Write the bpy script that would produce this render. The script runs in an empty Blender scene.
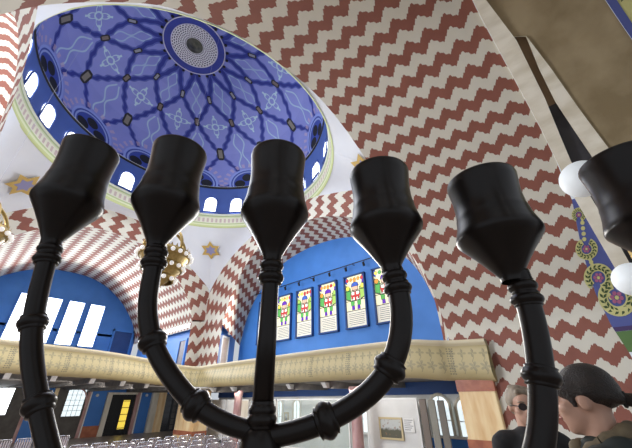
import bpy, bmesh, math, random
from mathutils import Vector, Matrix
random.seed(7)
PI = math.pi
C = bpy.context.scene.collection
SC = bpy.context.scene

# ------------------------------------------------------------------ helpers
def tag(o, label=None, cat=None, group=None, kind=None):
    if label: o['label'] = label
    if cat: o['category'] = cat
    if group: o['group'] = group
    if kind: o['kind'] = kind
    return o

def link_mesh(name, me, mat=None, parent=None, smooth=True):
    if mat is not None:
        for m in (mat if isinstance(mat, (list, tuple)) else [mat]): me.materials.append(m)
    if smooth:
        for p in me.polygons: p.use_smooth = True
    o = bpy.data.objects.new(name, me); C.objects.link(o)
    if parent is not None: o.parent = parent
    return o

def from_bm(name, bm, mat, parent=None, smooth=False):
    me = bpy.data.meshes.new(name)
    bmesh.ops.recalc_face_normals(bm, faces=bm.faces)
    bm.to_mesh(me); bm.free()
    return link_mesh(name, me, mat, parent, smooth)

def thing(name, label, cat, loc=(0, 0, 0), rz=0, group=None):
    o = bpy.data.objects.new(name, None); C.objects.link(o)
    o.location = loc; o.rotation_euler = (0, 0, rz)
    o.empty_display_size = .1
    return tag(o, label, cat, group)

def structure(o, label, cat='wall', group=None): return tag(o, label, cat, group, 'structure')

def dup(root, loc, rz=None, label=None):
    r = root.copy(); C.objects.link(r); r.location = loc
    if rz is not None: r.rotation_euler = (0, 0, rz)
    if label: r['label'] = label
    for ch in list(root.children):
        c = ch.copy(); C.objects.link(c); c.parent = r
        for g in list(ch.children):
            d = g.copy(); C.objects.link(d); d.parent = c
    return r

def box(bm, lo, hi, mi=0, bevel=0):
    x0, y0, z0 = lo; x1, y1, z1 = hi
    v = [bm.verts.new(p) for p in ((x0,y0,z0),(x1,y0,z0),(x1,y1,z0),(x0,y1,z0),(x0,y0,z1),(x1,y0,z1),(x1,y1,z1),(x0,y1,z1))]
    fs = [bm.faces.new([v[i] for i in q]) for q in ((0,3,2,1),(4,5,6,7),(0,1,5,4),(1,2,6,5),(2,3,7,6),(3,0,4,7))]
    for f in fs: f.material_index = mi
    if bevel:
        es = {e for f in fs for e in f.edges}
        bmesh.ops.bevel(bm, geom=list(es), offset=bevel, segments=2, affect='EDGES', profile=.5)

def boxo(name, lo, hi, mat, parent=None, bevel=0):
    bm = bmesh.new(); box(bm, lo, hi, 0, bevel); return from_bm(name, bm, mat, parent)

def prism(bm, pts, ax, a0, a1, mi=0):
    """polygon (2-D pts in the two other axes, in order) extruded along axis ax from a0 to a1"""
    def P(p, a):
        q = list(p); q.insert(ax, a); return q
    A = [bm.verts.new(P(p, a0)) for p in pts]; B = [bm.verts.new(P(p, a1)) for p in pts]
    n = len(pts); fs = [bm.faces.new(A), bm.faces.new(B)]
    for i in range(n): fs.append(bm.faces.new([A[i], A[(i+1) % n], B[(i+1) % n], B[i]]))
    for f in fs: f.material_index = mi

def tube(bm, pts, rad, seg=14, cap=True, mi=0):
    pts = [Vector(p) for p in pts]; n = len(pts)
    R = rad if isinstance(rad, (list, tuple)) else [rad]*n
    t0 = (pts[1]-pts[0]).normalized()
    ref = Vector((0,0,1)) if abs(t0.z) < .9 else Vector((1,0,0))
    u = t0.cross(ref).normalized(); rings = []
    for i, p in enumerate(pts):
        t = (pts[min(i+1, n-1)]-pts[max(i-1, 0)]).normalized()
        u = (u - t*u.dot(t)).normalized(); w = t.cross(u)
        rings.append([bm.verts.new(p + (u*math.cos(2*PI*k/seg)+w*math.sin(2*PI*k/seg))*R[i]) for k in range(seg)])
    for a, b in zip(rings, rings[1:]):
        for k in range(seg):
            f = bm.faces.new([a[k], a[(k+1) % seg], b[(k+1) % seg], b[k]]); f.material_index = mi; f.smooth = True
    if cap:
        f = bm.faces.new(rings[0][::-1]); f.material_index = mi
        f = bm.faces.new(rings[-1]); f.material_index = mi

def lathe(bm, prof, seg=32, center=(0,0,0), axis=None, mi=0):
    """prof: (r,h) list around vertical axis (or around the given axis vector)"""
    c = Vector(center); w = Vector(axis).normalized() if axis else Vector((0,0,1))
    u = w.cross(Vector((0,1,0)) if abs(w.y) < .9 else Vector((1,0,0))).normalized(); v = w.cross(u)
    prev = None
    for r, h in prof:
        if r < 1e-6: ring = [bm.verts.new(c+w*h)]
        else: ring = [bm.verts.new(c+w*h+(u*math.cos(2*PI*k/seg)+v*math.sin(2*PI*k/seg))*r) for k in range(seg)]
        if prev is not None:
            for k in range(seg):
                a, b = prev, ring
                if len(a) == 1 and len(b) == 1: continue
                if len(a) == 1: vs = [a[0], b[(k+1) % seg], b[k]]
                elif len(b) == 1: vs = [a[k], a[(k+1) % seg], b[0]]
                else: vs = [a[k], a[(k+1) % seg], b[(k+1) % seg], b[k]]
                f = bm.faces.new(vs); f.material_index = mi; f.smooth = True
        prev = ring

def ball(bm, c, r, seg=16, mi=0, sc=(1,1,1)):
    n = seg//2
    pr = [(r*math.sin(PI*i/n), -r*math.cos(PI*i/n)) for i in range(n+1)]
    pr[0] = (0, -r); pr[-1] = (0, r)
    b2 = bmesh.new(); lathe(b2, pr, seg, (0,0,0))
    base = len(bm.verts); vs = [bm.verts.new(Vector(c)+Vector((v.co.x*sc[0], v.co.y*sc[1], v.co.z*sc[2]))) for v in b2.verts]
    b2.verts.index_update()
    for f in b2.faces:
        g = bm.faces.new([vs[v.index] for v in f.verts]); g.smooth = True; g.material_index = mi
    b2.free()

def grid(name, rows, uvs, mat, parent=None, smooth=True):
    nr, nc = len(rows), len(rows[0])
    verts = [tuple(p) for r in rows for p in r]
    faces = [(i*nc+j, i*nc+j+1, (i+1)*nc+j+1, (i+1)*nc+j) for i in range(nr-1) for j in range(nc-1)]
    me = bpy.data.meshes.new(name); me.from_pydata(verts, [], faces)
    uvl = me.uv_layers.new(name='UVMap'); fl = [q for r in uvs for q in r]
    for l in me.loops: uvl.data[l.index].uv = fl[l.vertex_index]
    return link_mesh(name, me, mat, parent, smooth)

def catmull(pts, m=6):
    pts = [Vector(p) for p in pts]; out = []
    for i in range(len(pts)-1):
        p0 = pts[i-1] if i else pts[0]*2-pts[1]
        p1, p2 = pts[i], pts[i+1]
        p3 = pts[i+2] if i+2 < len(pts) else pts[-1]*2-pts[-2]
        for k in range(m):
            t = k/m
            out.append(.5*((2*p1)+(p2-p0)*t+(2*p0-5*p1+4*p2-p3)*t*t+(3*p1-p0-3*p2+p3)*t**3))
    out.append(pts[-1]); return out

def lerp(tab, x):
    if x <= tab[0][0]: return tab[0][1]
    for (a, b), (c, d) in zip(tab, tab[1:]):
        if x <= c: return b+(d-b)*(x-a)/(c-a)
    return tab[-1][1]

# ------------------------------------------------------------------ materials
class S:
    """wraps a node socket so that shader maths reads like maths"""
    def __init__(s, nt, k): s.nt, s.k = nt, k
    def m(s, op, o=None, o2=None):
        n = s.nt.nodes.new('ShaderNodeMath'); n.operation = op
        for i, q in enumerate((s, o, o2)):
            if q is None: continue
            if isinstance(q, S): s.nt.links.new(q.k, n.inputs[i])
            else: n.inputs[i].default_value = q
        return S(s.nt, n.outputs[0])
    def __add__(s, o): return s.m('ADD', o)
    def __sub__(s, o): return s.m('SUBTRACT', o)
    def __mul__(s, o): return s.m('MULTIPLY', o)
    def __truediv__(s, o): return s.m('DIVIDE', o)
    def rsub(s, c): return (s*-1)+c
    def frac(s): return s.m('FRACT')
    def abs(s): return s.m('ABSOLUTE')
    def sin(s): return s.m('SINE')
    def cos(s): return s.m('COSINE')
    def floor(s): return s.m('FLOOR')
    def min(s, o): return s.m('MINIMUM', o)
    def max(s, o): return s.m('MAXIMUM', o)
    def lt(s, o): return s.m('LESS_THAN', o)
    def gt(s, o): return s.m('GREATER_THAN', o)
    def sq(s): return s*s
    def sqrt(s): return s.m('SQRT')
    def pp(s, o): return s.m('PINGPONG', o)

def mix(nt, f, a, b):
    n = nt.nodes.new('ShaderNodeMix'); n.data_type = 'RGBA'
    if isinstance(f, S): nt.links.new(f.k, n.inputs[0])
    else: n.inputs[0].default_value = f
    for i, q in ((6, a), (7, b)):
        if isinstance(q, S): nt.links.new(q.k, n.inputs[i])
        else: n.inputs[i].default_value = (*q[:3], 1)
    return S(nt, n.outputs[2])

def newmat(name, color=(.8,.8,.8), rough=.6, metal=0, emit=None, estr=0, spec=None, trans=0, alpha=1):
    m = bpy.data.materials.new(name); m.use_nodes = True
    b = m.node_tree.nodes['Principled BSDF']
    b.inputs['Base Color'].default_value = (*color, 1); b.inputs['Roughness'].default_value = rough
    b.inputs['Metallic'].default_value = metal
    if spec is not None: b.inputs['Specular IOR Level'].default_value = spec
    if trans: b.inputs['Transmission Weight'].default_value = trans
    if emit: b.inputs['Emission Color'].default_value = (*emit, 1); b.inputs['Emission Strength'].default_value = estr
    return m, m.node_tree, b

def setcol(nt, b, c): nt.links.new(c.k, b.inputs['Base Color'])
def noise(nt, scale, detail=4, coord='Object', stretch=None):
    tc = nt.nodes.new('ShaderNodeTexCoord'); n = nt.nodes.new('ShaderNodeTexNoise')
    n.inputs['Scale'].default_value = scale; n.inputs['Detail'].default_value = detail
    src = tc.outputs[coord]
    if stretch:
        mp = nt.nodes.new('ShaderNodeMapping'); mp.inputs['Scale'].default_value = stretch
        nt.links.new(src, mp.inputs[0]); src = mp.outputs[0]
    nt.links.new(src, n.inputs['Vector']); return S(nt, n.outputs[0])
def uvxy(nt):
    tc = nt.nodes.new('ShaderNodeTexCoord'); sp = nt.nodes.new('ShaderNodeSeparateXYZ')
    nt.links.new(tc.outputs['UV'], sp.inputs[0]); return S(nt, sp.outputs[0]), S(nt, sp.outputs[1])

def noisy(name, c1, c2, scale=3, rough=.7, metal=0, stretch=None, lo=.35, hi=.65, bump=0, spec=None):
    m, nt, b = newmat(name, c1, rough, metal, spec=spec)
    f = ((noise(nt, scale, 5, 'Object', stretch)-lo)/(hi-lo)).m('MULTIPLY', 1.0).min(1).max(0)
    setcol(nt, b, mix(nt, f, c1, c2))
    if bump:
        bn = nt.nodes.new('ShaderNodeBump'); bn.inputs['Strength'].default_value = bump; bn.inputs['Distance'].default_value = .02
        nt.links.new(noise(nt, scale*8, 4).k, bn.inputs['Height']); nt.links.new(bn.outputs[0], b.inputs['Normal'])
    return m

CREAM = (.68, .655, .57); RED = (.255, .092, .066)
def checker(name, period=.64, step=.44, amp=.21, flip=False, cream=CREAM, red=RED):
    m, nt, b = newmat(name, cream, .75)
    u, v = uvxy(nt)
    t = (v/step).frac()
    tri = (t*2.0).min(t.rsub(1)*2.0)
    saw = tri*.55+(((t*(2*PI)).cos()*-.5)+.5)*.45
    scal = ((v/(step/5.0))*(2*PI)).sin()*(amp*.075)+((v/(step/10.0))*PI+.8).sin().abs()*(amp*.10)
    ph = (u+saw*amp+scal)/period if not flip else (u-saw*amp-scal)/period
    red_f = ph.frac().lt(.5)
    n = noise(nt, 2.5, 4); n2 = noise(nt, 30, 2)
    rc = mix(nt, n, tuple(c*.85 for c in red), tuple(min(1, c*1.2) for c in red))
    cc = mix(nt, n, tuple(c*.93 for c in cream), tuple(min(1, c*1.05) for c in cream))
    setcol(nt, b, mix(nt, red_f, cc, rc))
    bn = nt.nodes.new('ShaderNodeBump'); bn.inputs['Strength'].default_value = .15; bn.inputs['Distance'].default_value = .02
    nt.links.new(n2.k, bn.inputs['Height']); nt.links.new(bn.outputs[0], b.inputs['Normal'])
    return m
M_check = checker('checker_plaster')
M_check_small = checker('checker_plaster_fine', .70, .40, .23)
M_check_band = checker('checker_plaster_band', .92, .55, .29)
M_plaster = noisy('pendentive_plaster', (.70,.73,.80), (.76,.79,.85), .6)
M_blue = noisy('blue_wall_paint', (.046,.205,.62), (.056,.235,.69), 1.0, .55)
M_bluedark = noisy('deep_blue_paint_and_shade', (.015,.06,.22), (.02,.075,.26), 1.5, .6)  # deep blue paint; on the vault soffit it stands in for shade
M_cream = noisy('cream_stone', (.62,.56,.45), (.80,.75,.65), 3, .6, 0, (1,1,.25))
M_creamrib = noisy('cream_veined_marble', (.70,.64,.50), (.93,.89,.77), 2.2, .5, 0, (1.5,.5,.5), .3, .6)
M_beige = noisy('beige_weathered_plaster', (.26,.20,.11), (.38,.305,.185), 1.4, .8, bump=.2)
M_brown = noisy('brown_plaster', (.24,.165,.095), (.32,.225,.14), 2, .7)
M_slate = noisy('slate_grey_plaster', (.045,.045,.055), (.075,.075,.085), 2, .7)
M_white = newmat('white_paint', (.80,.80,.78), .5)[0]
M_offwhite = noisy('museum_board_white', (.66,.66,.64), (.74,.74,.72), 1.5, .6)
M_graybeam = noisy('grey_brown_beam', (.13,.12,.115), (.20,.185,.17), 3, .7)
M_brownpanel = noisy('dark_brown_panel', (.075,.065,.06), (.11,.10,.09), 3, .6)
M_pink = noisy('pink_marble', (.42,.22,.21), (.60,.38,.36), 4, .35, 0, (1,1,.4))
M_orange = noisy('orange_marble', (.74,.44,.18), (.95,.74,.42), 1.6, .35, 0, (2.2,2.2,.5), .3, .62)
M_redmarble = noisy('red_marble', (.34,.10,.05), (.46,.16,.08), 4, .35)
M_floor = noisy('stone_floor', (.34,.28,.24), (.42,.36,.31), 1.2, .4)
M_dark = newmat('black_iron', (.012,.012,.014), .45, .3)[0]
M_brass = noisy('aged_brass', (.34,.235,.08), (.46,.33,.13), 12, .38, .75)
M_bulb = newmat('lit_opal_glass', (.9,.9,.88), .3, emit=(1,.97,.92), estr=.30)[0]
M_globe = newmat('opal_globe_glass', (.82,.87,.9), .5, emit=(.85,.93,1), estr=.12)[0]
M_daylight = newmat('bright_daylight_pane', (.9,.95,1), .3, emit=(.93,.97,1), estr=3.2)[0]
M_daylight2 = newmat('soft_daylight_pane', (.8,.9,.95), .3, emit=(.80,.92,.97), estr=.85)[0]
M_glassdark = newmat('dark_glass', (.02,.02,.025), .1)[0]
def menorah_mat():
    m, nt, b = newmat('dark_turned_bronze', (.010,.006,.005), .30, .2, spec=.35)
    n = noise(nt, 35, 4)
    setcol(nt, b, mix(nt, n, (.005,.0035,.003), (.013,.008,.0065)))
    return m
M_menorah = menorah_mat()

# dome paint: a twelve-fold net of wavy dark blue bands (uv = azimuth in degrees, elevation in degrees)
def dome_mat():
    m, nt, b = newmat('dome_painted_plaster', (.12,.15,.5), .7)
    az, el = uvxy(nt)
    a = az.pp(15.0) if False else None
    q = ((az+15.0)/30.0).frac()*30.0-15.0            # signed distance from the nearest 30k meridian
    af = q.abs()
    fc = nt.nodes.new('ShaderNodeFloatCurve')
    cu = fc.mapping.curves[0]
    pts = [(0,1.0),(8,.0),(27,1.0),(47,.0),(61,1.0),(75,.15),(90,0)]
    cu.points[0].location = (0, 1.0); cu.points[1].location = (1, 0)
    for e, v in pts[1:-1]: cu.points.new(e/90.0, v)
    for p in cu.points: p.handle_type = 'VECTOR'
    fc.mapping.update()
    nt.links.new((el/90.0).k, fc.inputs['Value']); net = S(nt, fc.outputs[0])*15.0
    ce = (el*(PI/180)).cos()
    wob = ((el*1.25).sin()*.55)
    d = ((af-net+wob)*ce).abs()
    noi = noise(nt, 1.3, 4)
    base = mix(nt, noi, (.19,.225,.58), (.265,.30,.68))
    # darker lower field between trefoils
    alt = (el.gt(27.0))*(el.lt(61.0))
    base = mix(nt, alt*.25, base, (.31,.35,.74))
    # pale line motifs in the cells
    def motif(base, cx, cy, rad, k, width=.9):
        X = (af-cx)*ce; Y = el-cy
        r = (X.sq()+Y.sq()).sqrt()
        th = Y.m('ARCTAN2', X)
        pet = (th*k).cos()*(.32*rad)+rad*.62
        l1 = ((r-pet).abs()).lt(width*.5)
        l2 = ((r-rad*.33).abs()).lt(width*.45)
        ray = ((th*(k/2.0)).sin().abs()).lt(.16)*r.lt(rad*1.25)*r.gt(rad*.75)
        return mix(nt, (l1.max(l2).max(ray))*.85, base, (.55,.76,.80))
    base = motif(base, 15.0, 45.0, 5.6, 4.0)
    # hanging tracery under the second row
    X = af*ce; lineb = ((X-((el*.42).sin()*1.3+1.9)).abs()).lt(.42)*(el.gt(16.0))*(el.lt(40.0))
    base = mix(nt, lineb*.75, base, (.45,.64,.74))
    linec = ((X-((el*.6).sin()*1.0+1.3)).abs()).lt(.36)*(el.gt(52.0))*(el.lt(70.0))
    base = mix(nt, linec*.7, base, (.40,.58,.72))
    # net bands
    base = mix(nt, d.lt(1.7)*.85, base, (.055,.085,.38))
    base = mix(nt, d.lt(.95), base, (.020,.034,.26))
    # trefoil rosettes at the base, with haloes and dashed rays
    X0 = q*ce; r0 = (X0.sq()+((el-2.5)*.95).sq()).sqrt()
    th0 = (el-2.5).m('ARCTAN2', X0)
    base = mix(nt, (r0.lt(15.2)*r0.gt(12.6))*((th0*22.0).sin().gt(.2))*.6, base, (.52,.40,.52))
    base = mix(nt, r0.lt(11.6), base, (.26,.34,.72))
    base = mix(nt, r0.lt(10.4), base, (.035,.065,.34))
    base = mix(nt, (r0.lt(9.6)*r0.gt(8.7)), base, (.28,.36,.68))
    def disc(cx, cy, rr):
        return ((X0-cx).sq()+(el-cy).sq()).lt(rr*rr)
    tre = disc(0, 7.4, 3.1).max(disc(-4.8, 2.6, 3.3)).max(disc(4.8, 2.6, 3.3))
    base = mix(nt, tre, base, (.008,.009,.014))
    # cartouches at the net knots
    def cart(base, on0, cy, w, h, core):
        xx = (q.abs() if on0 else (q.abs().rsub(15.0)))*ce
        yy = (el-cy).abs()
        o = (xx/w+(yy/h-.55).max(0.0)).lt(1.0)*yy.lt(h)
        i = xx.lt(w*.55)*yy.lt(h*.66)
        base = mix(nt, o, base, (.012,.012,.016))
        return mix(nt, i, base, core)
    base = cart(base, False, 27.0, 2.2, 4.4, (.22,.20,.16))
    base = cart(base, True, 47.0, 1.5, 2.6, (.19,.15,.13))
    base = cart(base, False, 61.0, 1.15, 2.4, (.30,.31,.33))
    setcol(nt, b, base)
    return m
M_dome = dome_mat()
def band_mat(name, stops, dash=None):
    """stripes along v (0..1); optional dashed row"""
    m, nt, b = newmat(name, stops[0][1], .6)
    u, v = uvxy(nt); col = None
    for lim, c in stops:
        col = mix(nt, 0.0, c, c) if col is None else mix(nt, v.gt(lim), col, c)
    if dash:
        lo, hi, n, c = dash
        col = mix(nt, v.gt(lo)*v.lt(hi)*((u*n).frac().lt(.5))*.8, col, c)
    setcol(nt, b, col); return m
M_ring = band_mat('moulding_green_and_cream', [(0,(.50,.55,.26)),(.22,(.62,.66,.42)),(.33,(.40,.47,.24)),(.40,(.66,.65,.52)),(.66,(.56,.60,.38)),(.74,(.36,.43,.22)),(.84,(.64,.67,.55))], (.44,.60,150,(.46,.33,.32)))
M_drum = noisy('drum_blue', (.065,.12,.38), (.08,.145,.44), .8, .6)
def lace_mat():
    m, nt, b = newmat('oculus_lacework', (.6,.6,.66), .6)
    r, t = uvxy(nt)    # r 0..1, t 0..1
    rr = r*7.0; tt = t*40.0+rr.floor()*.5
    cell = ((rr.frac()-.5).sq()+(tt.frac()-.5).sq()).sqrt()
    setcol(nt, b, mix(nt, cell.lt(.34), (.72,.72,.74), (.06,.06,.09))); return m
M_lace = lace_mat()
M_ocblue = noisy('oculus_blue', (.020,.035,.26), (.028,.048,.33), 1, .5)
M_hub = noisy('oculus_hub_bronze', (.05,.055,.045), (.11,.11,.085), 6, .5, .4)
def parapet_mat():
    m, nt, b = newmat('parapet_gilt_plaster', (.6,.5,.3), .55)
    u, v = uvxy(nt)     # metres along, 0..1 down
    n = noise(nt, 1.1, 4)
    base = mix(nt, n, (.46,.38,.19), (.60,.51,.29))
    fu = (u/.30).frac()-.5
    fl = (u/1.8).frac()
    def flower(base, cv, k, sc, colr, s=1.0):
        yy = (v-cv)*1.25; xx = fu*.30
        r = (xx.sq()+yy.sq()).sqrt(); th = yy.m('ARCTAN2', xx)
        f = (r.lt((th*k).cos().abs()*(.105*s)+.02))*(r.gt(.018))
        return mix(nt, f*sc, base, colr)
    base = flower(base, .34, 2.0, .45, (.20,.19,.13))
    base = flower(base, .66, 2.5, .42, (.19,.185,.14), 1.25)
    stems = ((fu*.30+((v*38.0).sin()*.02)).abs()).lt(.012)*v.gt(.22)*v.lt(.84)
    base = mix(nt, stems*.6, base, (.24,.22,.15))
    divid = fl.lt(.13)*(((v*16.0).frac()-.5).abs().lt(.26))*(((u/.075).frac()-.5).abs().lt(.3))*v.gt(.18)*v.lt(.88)
    base = mix(nt, divid*.7, base, (.16,.15,.11))
    base = mix(nt, v.lt(.15), base, (.66,.58,.40))
    setcol(nt, b, base); return m
M_parapet = parapet_mat()

# ------------------------------------------------------------------ floor and platform
def flat(name, lo, hi, mat, label, cat):
    return structure(boxo(name, lo, hi, mat), label, cat)
flat('floor', (-14,-24,-.2), (17,18,0), M_floor, 'stone floor of the nave under the dome', 'floor')
flat('floor_platform', (-5.2,-15.6,0), (6.9,-8.9,.45), M_floor, 'raised stone platform carrying the tall branched candle holder', 'platform')

# ------------------------------------------------------------------ arches, vaults, pendentives
def mirrored(c, half, sgn_limit_lo=None, sgn_limit_hi=None):
    """half: [(off,z)] base..apex -> full profile from -side base, over the apex, to +side base"""
    L = [(c-(min(o, sgn_limit_lo) if sgn_limit_lo else o), z) for o, z in half]
    R = [(c+(min(o, sgn_limit_hi) if sgn_limit_hi else o), z) for o, z in half][::-1][1:]
    return L+R
HC = 8.6     # height where pendentives start at the corners
X0, X1, Y0, Y1 = -4.965, 7.095, -7.815, 7.5
inY = [(5.5,0),(5.5,5.9),(5.5,6.4),(5.05,7.5),(4.3,8.5),(3.75,9.05),(3.0,9.62),(2.25,10.05),(1.2,10.38),(0,10.47)]
ouY = [(6.345,0),(6.345,5.95),(6.345,6.6),(6.345,HC-.2),(5.35,9.3),(4.6,9.8),(3.75,10.5),(2.7,11.1),(1.4,11.62),(0,11.74)]
inX = [(5.65,0),(5.65,5.4),(5.6,6.1),(5.25,7.3),(4.75,8.3),(4.0,9.2),(3.0,9.98),(2.1,10.3),(1.1,10.48),(0,10.52)]
ouX = [(7.8,0),(7.8,5.5),(7.8,6.3),(7.8,HC-.4),(6.7,9.6),(5.6,10.35),(4.3,10.95),(2.9,11.4),(1.5,11.75),(0,11.8)]
inW = [(6.3,0),(6.3,6.2),(6.05,7.1),(5.6,8.0),(4.75,9.04),(4.2,9.5),(3.5,9.9),(2.6,10.27),(1.5,10.62),(0,10.88)]
ouW = [(7.9,0),(7.9,6.8),(7.9,7.8),(7.9,HC),(6.6,9.3),(5.2,10.1),(3.9,10.85),(2.5,11.25),(1.2,11.5),(0,11.55)]
def smoothprof(p, m=6): return [tuple(v) for v in catmull([(a, b, 0) for a, b in p], m)]
inXn = [(7.3,0),(7.3,4.4),(7.15,5.6),(6.75,6.8),(6.1,7.9),(5.0,8.95),(3.9,9.6),(2.7,10.12),(1.2,10.45),(0,10.52)]
PIN = {'far': smoothprof(mirrored(.75, inY)), 'east': smoothprof([(-.3-o, z) for o, z in inXn]+[(-.3+o, z) for o, z in inX][::-1][1:]), 'west': smoothprof(mirrored(.1, inW))}
POU = {'far': smoothprof(mirrored(.75, ouY, 5.715, 6.345)), 'east': smoothprof(mirrored(-.3, ouX, 7.515, 7.8)), 'west': smoothprof(mirrored(.1, ouW, 7.915, 7.4))}
NPk = [(-5.3,0),(-5.3,4.0),(-4.85,4.7),(-4.38,5.5),(-4.05,6.3),(-3.52,7.2),(-2.9,8.0),(-1.93,8.7),(-1.1,9.06),(-.06,9.28),(.6,9.35),(1.2,9.32),(2.0,9.1),(2.77,8.74),(3.8,8.12),(4.8,7.34),(5.55,6.5),(6.0,5.8),(6.4,5.15),(6.74,4.6),(6.96,4.0),(7.0,3.4),(7.0,0)]
NP = [tuple(v) for v in catmull([(a, b, 0) for a, b in NPk], 5)]
def clampprof(p, lo, hi): return [(max(lo, min(hi, a)), b, 0) for a, b, *_ in p]
POU['far'] = clampprof(POU['far'], X0, X1); POU['east'] = clampprof(POU['east'], Y0, Y1); POU['west'] = clampprof(POU['west'], Y0, Y1)
def put(side, a, z, depth=0):
    return {'far': (a, Y1+depth, z), 'east': (X1+depth, a, z), 'west': (X0-depth, a, z), 'near': (a, Y0-depth, z)}[side]
def arcs(p):
    s = [0]
    for a, b in zip(p, p[1:]): s.append(s[-1]+math.hypot(b[0]-a[0], b[1]-a[1]))
    return s
# decorated faces of the three visible arches (inner curve to outer curve)
for side, nm, lab in (('far','wall_arch_far','red and white zigzag arch face before the bright-windowed arm'),
                      ('east','wall_arch_right','red and white zigzag arch face before the stained glass arm'),
                      ('west','wall_arch_left','red and white zigzag arch face seen at the upper left edge')):
    pi, po = PIN[side], POU[side]; s = arcs(pi); K = 6
    if side != 'west':
        keep = [i for i, q in enumerate(pi) if q[1] > 2.5]; pi, po, s = [pi[i] for i in keep], [po[i] for i in keep], [s[i] for i in keep]
    rows = [[put(side, a[0]+(b[0]-a[0])*k/K, a[1]+(b[1]-a[1])*k/K) for k in range(K+1)] for a, b in zip(pi, po)]
    uv = [[(s[i], math.hypot(b[0]-a[0], b[1]-a[1])*k/K) for k in range(K+1)] for i, (a, b) in enumerate(zip(pi, po))]
    structure(grid(nm, rows, uv, M_check_band), lab, 'arch')
# pendentives: between the square of arch crowns and the dome ring
RC = Vector((1.05, -.08)); RR, RZ = 6.42, 11.685
def outer_at(side, a):
    p = POU[side] if side != 'near' else POU_near
    best = 0
    for q, r in zip(p, p[1:]):
        lo, hi = min(q[0], r[0]), max(q[0], r[0])
        if lo-1e-6 <= a <= hi+1e-6 and hi-lo > 1e-6:
            best = max(best, q[1]+(r[1]-q[1])*(a-q[0])/(r[0]-q[0]))
    return max(best, HC)
POU_near = clampprof(smoothprof(mirrored(.85, [(7,0),(7,7),(7,8),(7,HC),(5.9,9.3),(4.8,10.1),(3.75,10.7),(2.7,11.2),(1.4,11.6),(0,11.7)])), X0, X1)
def pend_low(th):
    d = Vector((math.cos(th), math.sin(th))); ts = []
    if d.x > 1e-9: ts.append(((X1-RC.x)/d.x, 'east'))
    if d.x < -1e-9: ts.append(((X0-RC.x)/d.x, 'west'))
    if d.y > 1e-9: ts.append(((Y1-RC.y)/d.y, 'far'))
    if d.y < -1e-9: ts.append(((Y0-RC.y)/d.y, 'near'))
    t, side = min(ts); p = RC+d*t
    z = outer_at(side, p.x if side in ('far','near') else p.y)
    return Vector((p.x, p.y, z))
def pend_pt(th, k):
    lo = pend_low(th); hi = Vector((RC.x+RR*math.cos(th), RC.y+RR*math.sin(th), RZ))
    L = (lo-hi).length
    bul = .10*L*math.sin(PI*k)
    out = Vector((math.cos(th), math.sin(th), .6))
    return hi.lerp(lo, k)+out*bul*.5
N = 240
corner_th = [math.atan2(y-RC.y, x-RC.x) for x in (X0, X1) for y in (Y0, Y1)]
ths = sorted([2*PI*i/N-PI for i in range(N)]+corner_th+[c+e for c in corner_th for e in (-.004,.004)])
ths.append(ths[0]+2*PI)
rows = [[pend_pt(th, k/10) for k in range(11)] for th in ths]
structure(grid('ceiling_pendentives', rows, [[(0, 0)]*11]*len(rows), M_plaster), 'pale grey plaster pendentives below the dome ring', 'ceiling')

# barrel vaults of the arms
def barrel(name, side, prof0, prof1, d0, d1, zmin0, zmin1, mat, label, nd=14):
    s = arcs(prof0); n = len(prof0)
    keep = [i for i in range(n) if (prof0[i][1] >= zmin0 if i < n//2 else prof0[i][1] >= zmin1)]
    rows, uv = [], []
    for i in keep:
        a, b = prof0[i], prof1[i]
        rows.append([put(side, a[0]+(b[0]-a[0])*k/nd, a[1]+(b[1]-a[1])*k/nd, d0+(d1-d0)*k/nd) for k in range(nd+1)])
        uv.append([(s[i], (d1-d0)*k/nd) for k in range(nd+1)])
    return structure(grid(name, rows, uv, mat), label, 'vault')
backE = [(6.65,0),(6.65,4.6),(6.55,5.4),(6.2,6.6),(5.65,7.6),(4.8,8.47),(3.3,9.45),(2.4,9.83),(1.2,10.05),(0,10.12)]
PBE = smoothprof(mirrored(-.25, backE))
lowY = [(o, z-(.1 if z > 6 else 0)) for o, z in inY]
PBY = smoothprof(mirrored(.72, lowY))
barrel('ceiling_vault_far', 'far', PIN['far'], PBY, 0, 8.8, 5.85, 5.85, M_check_small, 'red and white zigzag barrel vault over the bright-windowed arm', 26)
barrel('ceiling_vault_right', 'east', PIN['east'], PBE, 0, 2.1, 2.5, 5.9, M_check_small, 'red and white zigzag barrel vault over the stained glass arm')
barrel('ceiling_vault_left', 'west', PIN['west'], PIN['west'], 0, 6.0, 0, 0, M_check_small, 'sunlit red and white zigzag vault at the upper left edge', 20)

# near vault: checker, then ribs and bands towards the ark wall
SN = arcs(NP); STOT = SN[-1]
def npt(s):
    s = max(0, min(STOT, s))
    for i in range(len(NP)-1):
        if s <= SN[i+1]+1e-9:
            t = (s-SN[i])/(SN[i+1]-SN[i]); a, b = NP[i], NP[i+1]
            d = Vector((b[0]-a[0], b[1]-a[1])).normalized()
            return Vector((a[0]+(b[0]-a[0])*t, a[1]+(b[1]-a[1])*t)), Vector((d.y, -d.x))   # point, inward normal
def nsurf(s, y, h=0):
    p, n = npt(s); q = p+n*h; return (q.x, y, q.y)
SGRID = [(STOT*k/1200, *npt(STOT*k/1200)[0]) for k in range(1201)]
def s_of(x, z):
    return min(SGRID, key=lambda q: (q[1]-x)**2+(q[2]-z)**2)[0]
SAP = s_of(.85, 9.35)
def edge(tab):
    """tab [(x,z,y)] on the right side -> function of s, mirrored on the left"""
    t = sorted((s_of(x, z)-SAP, y) for x, z, y in tab)
    return lambda s: lerp(t, abs(s-SAP))
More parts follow.
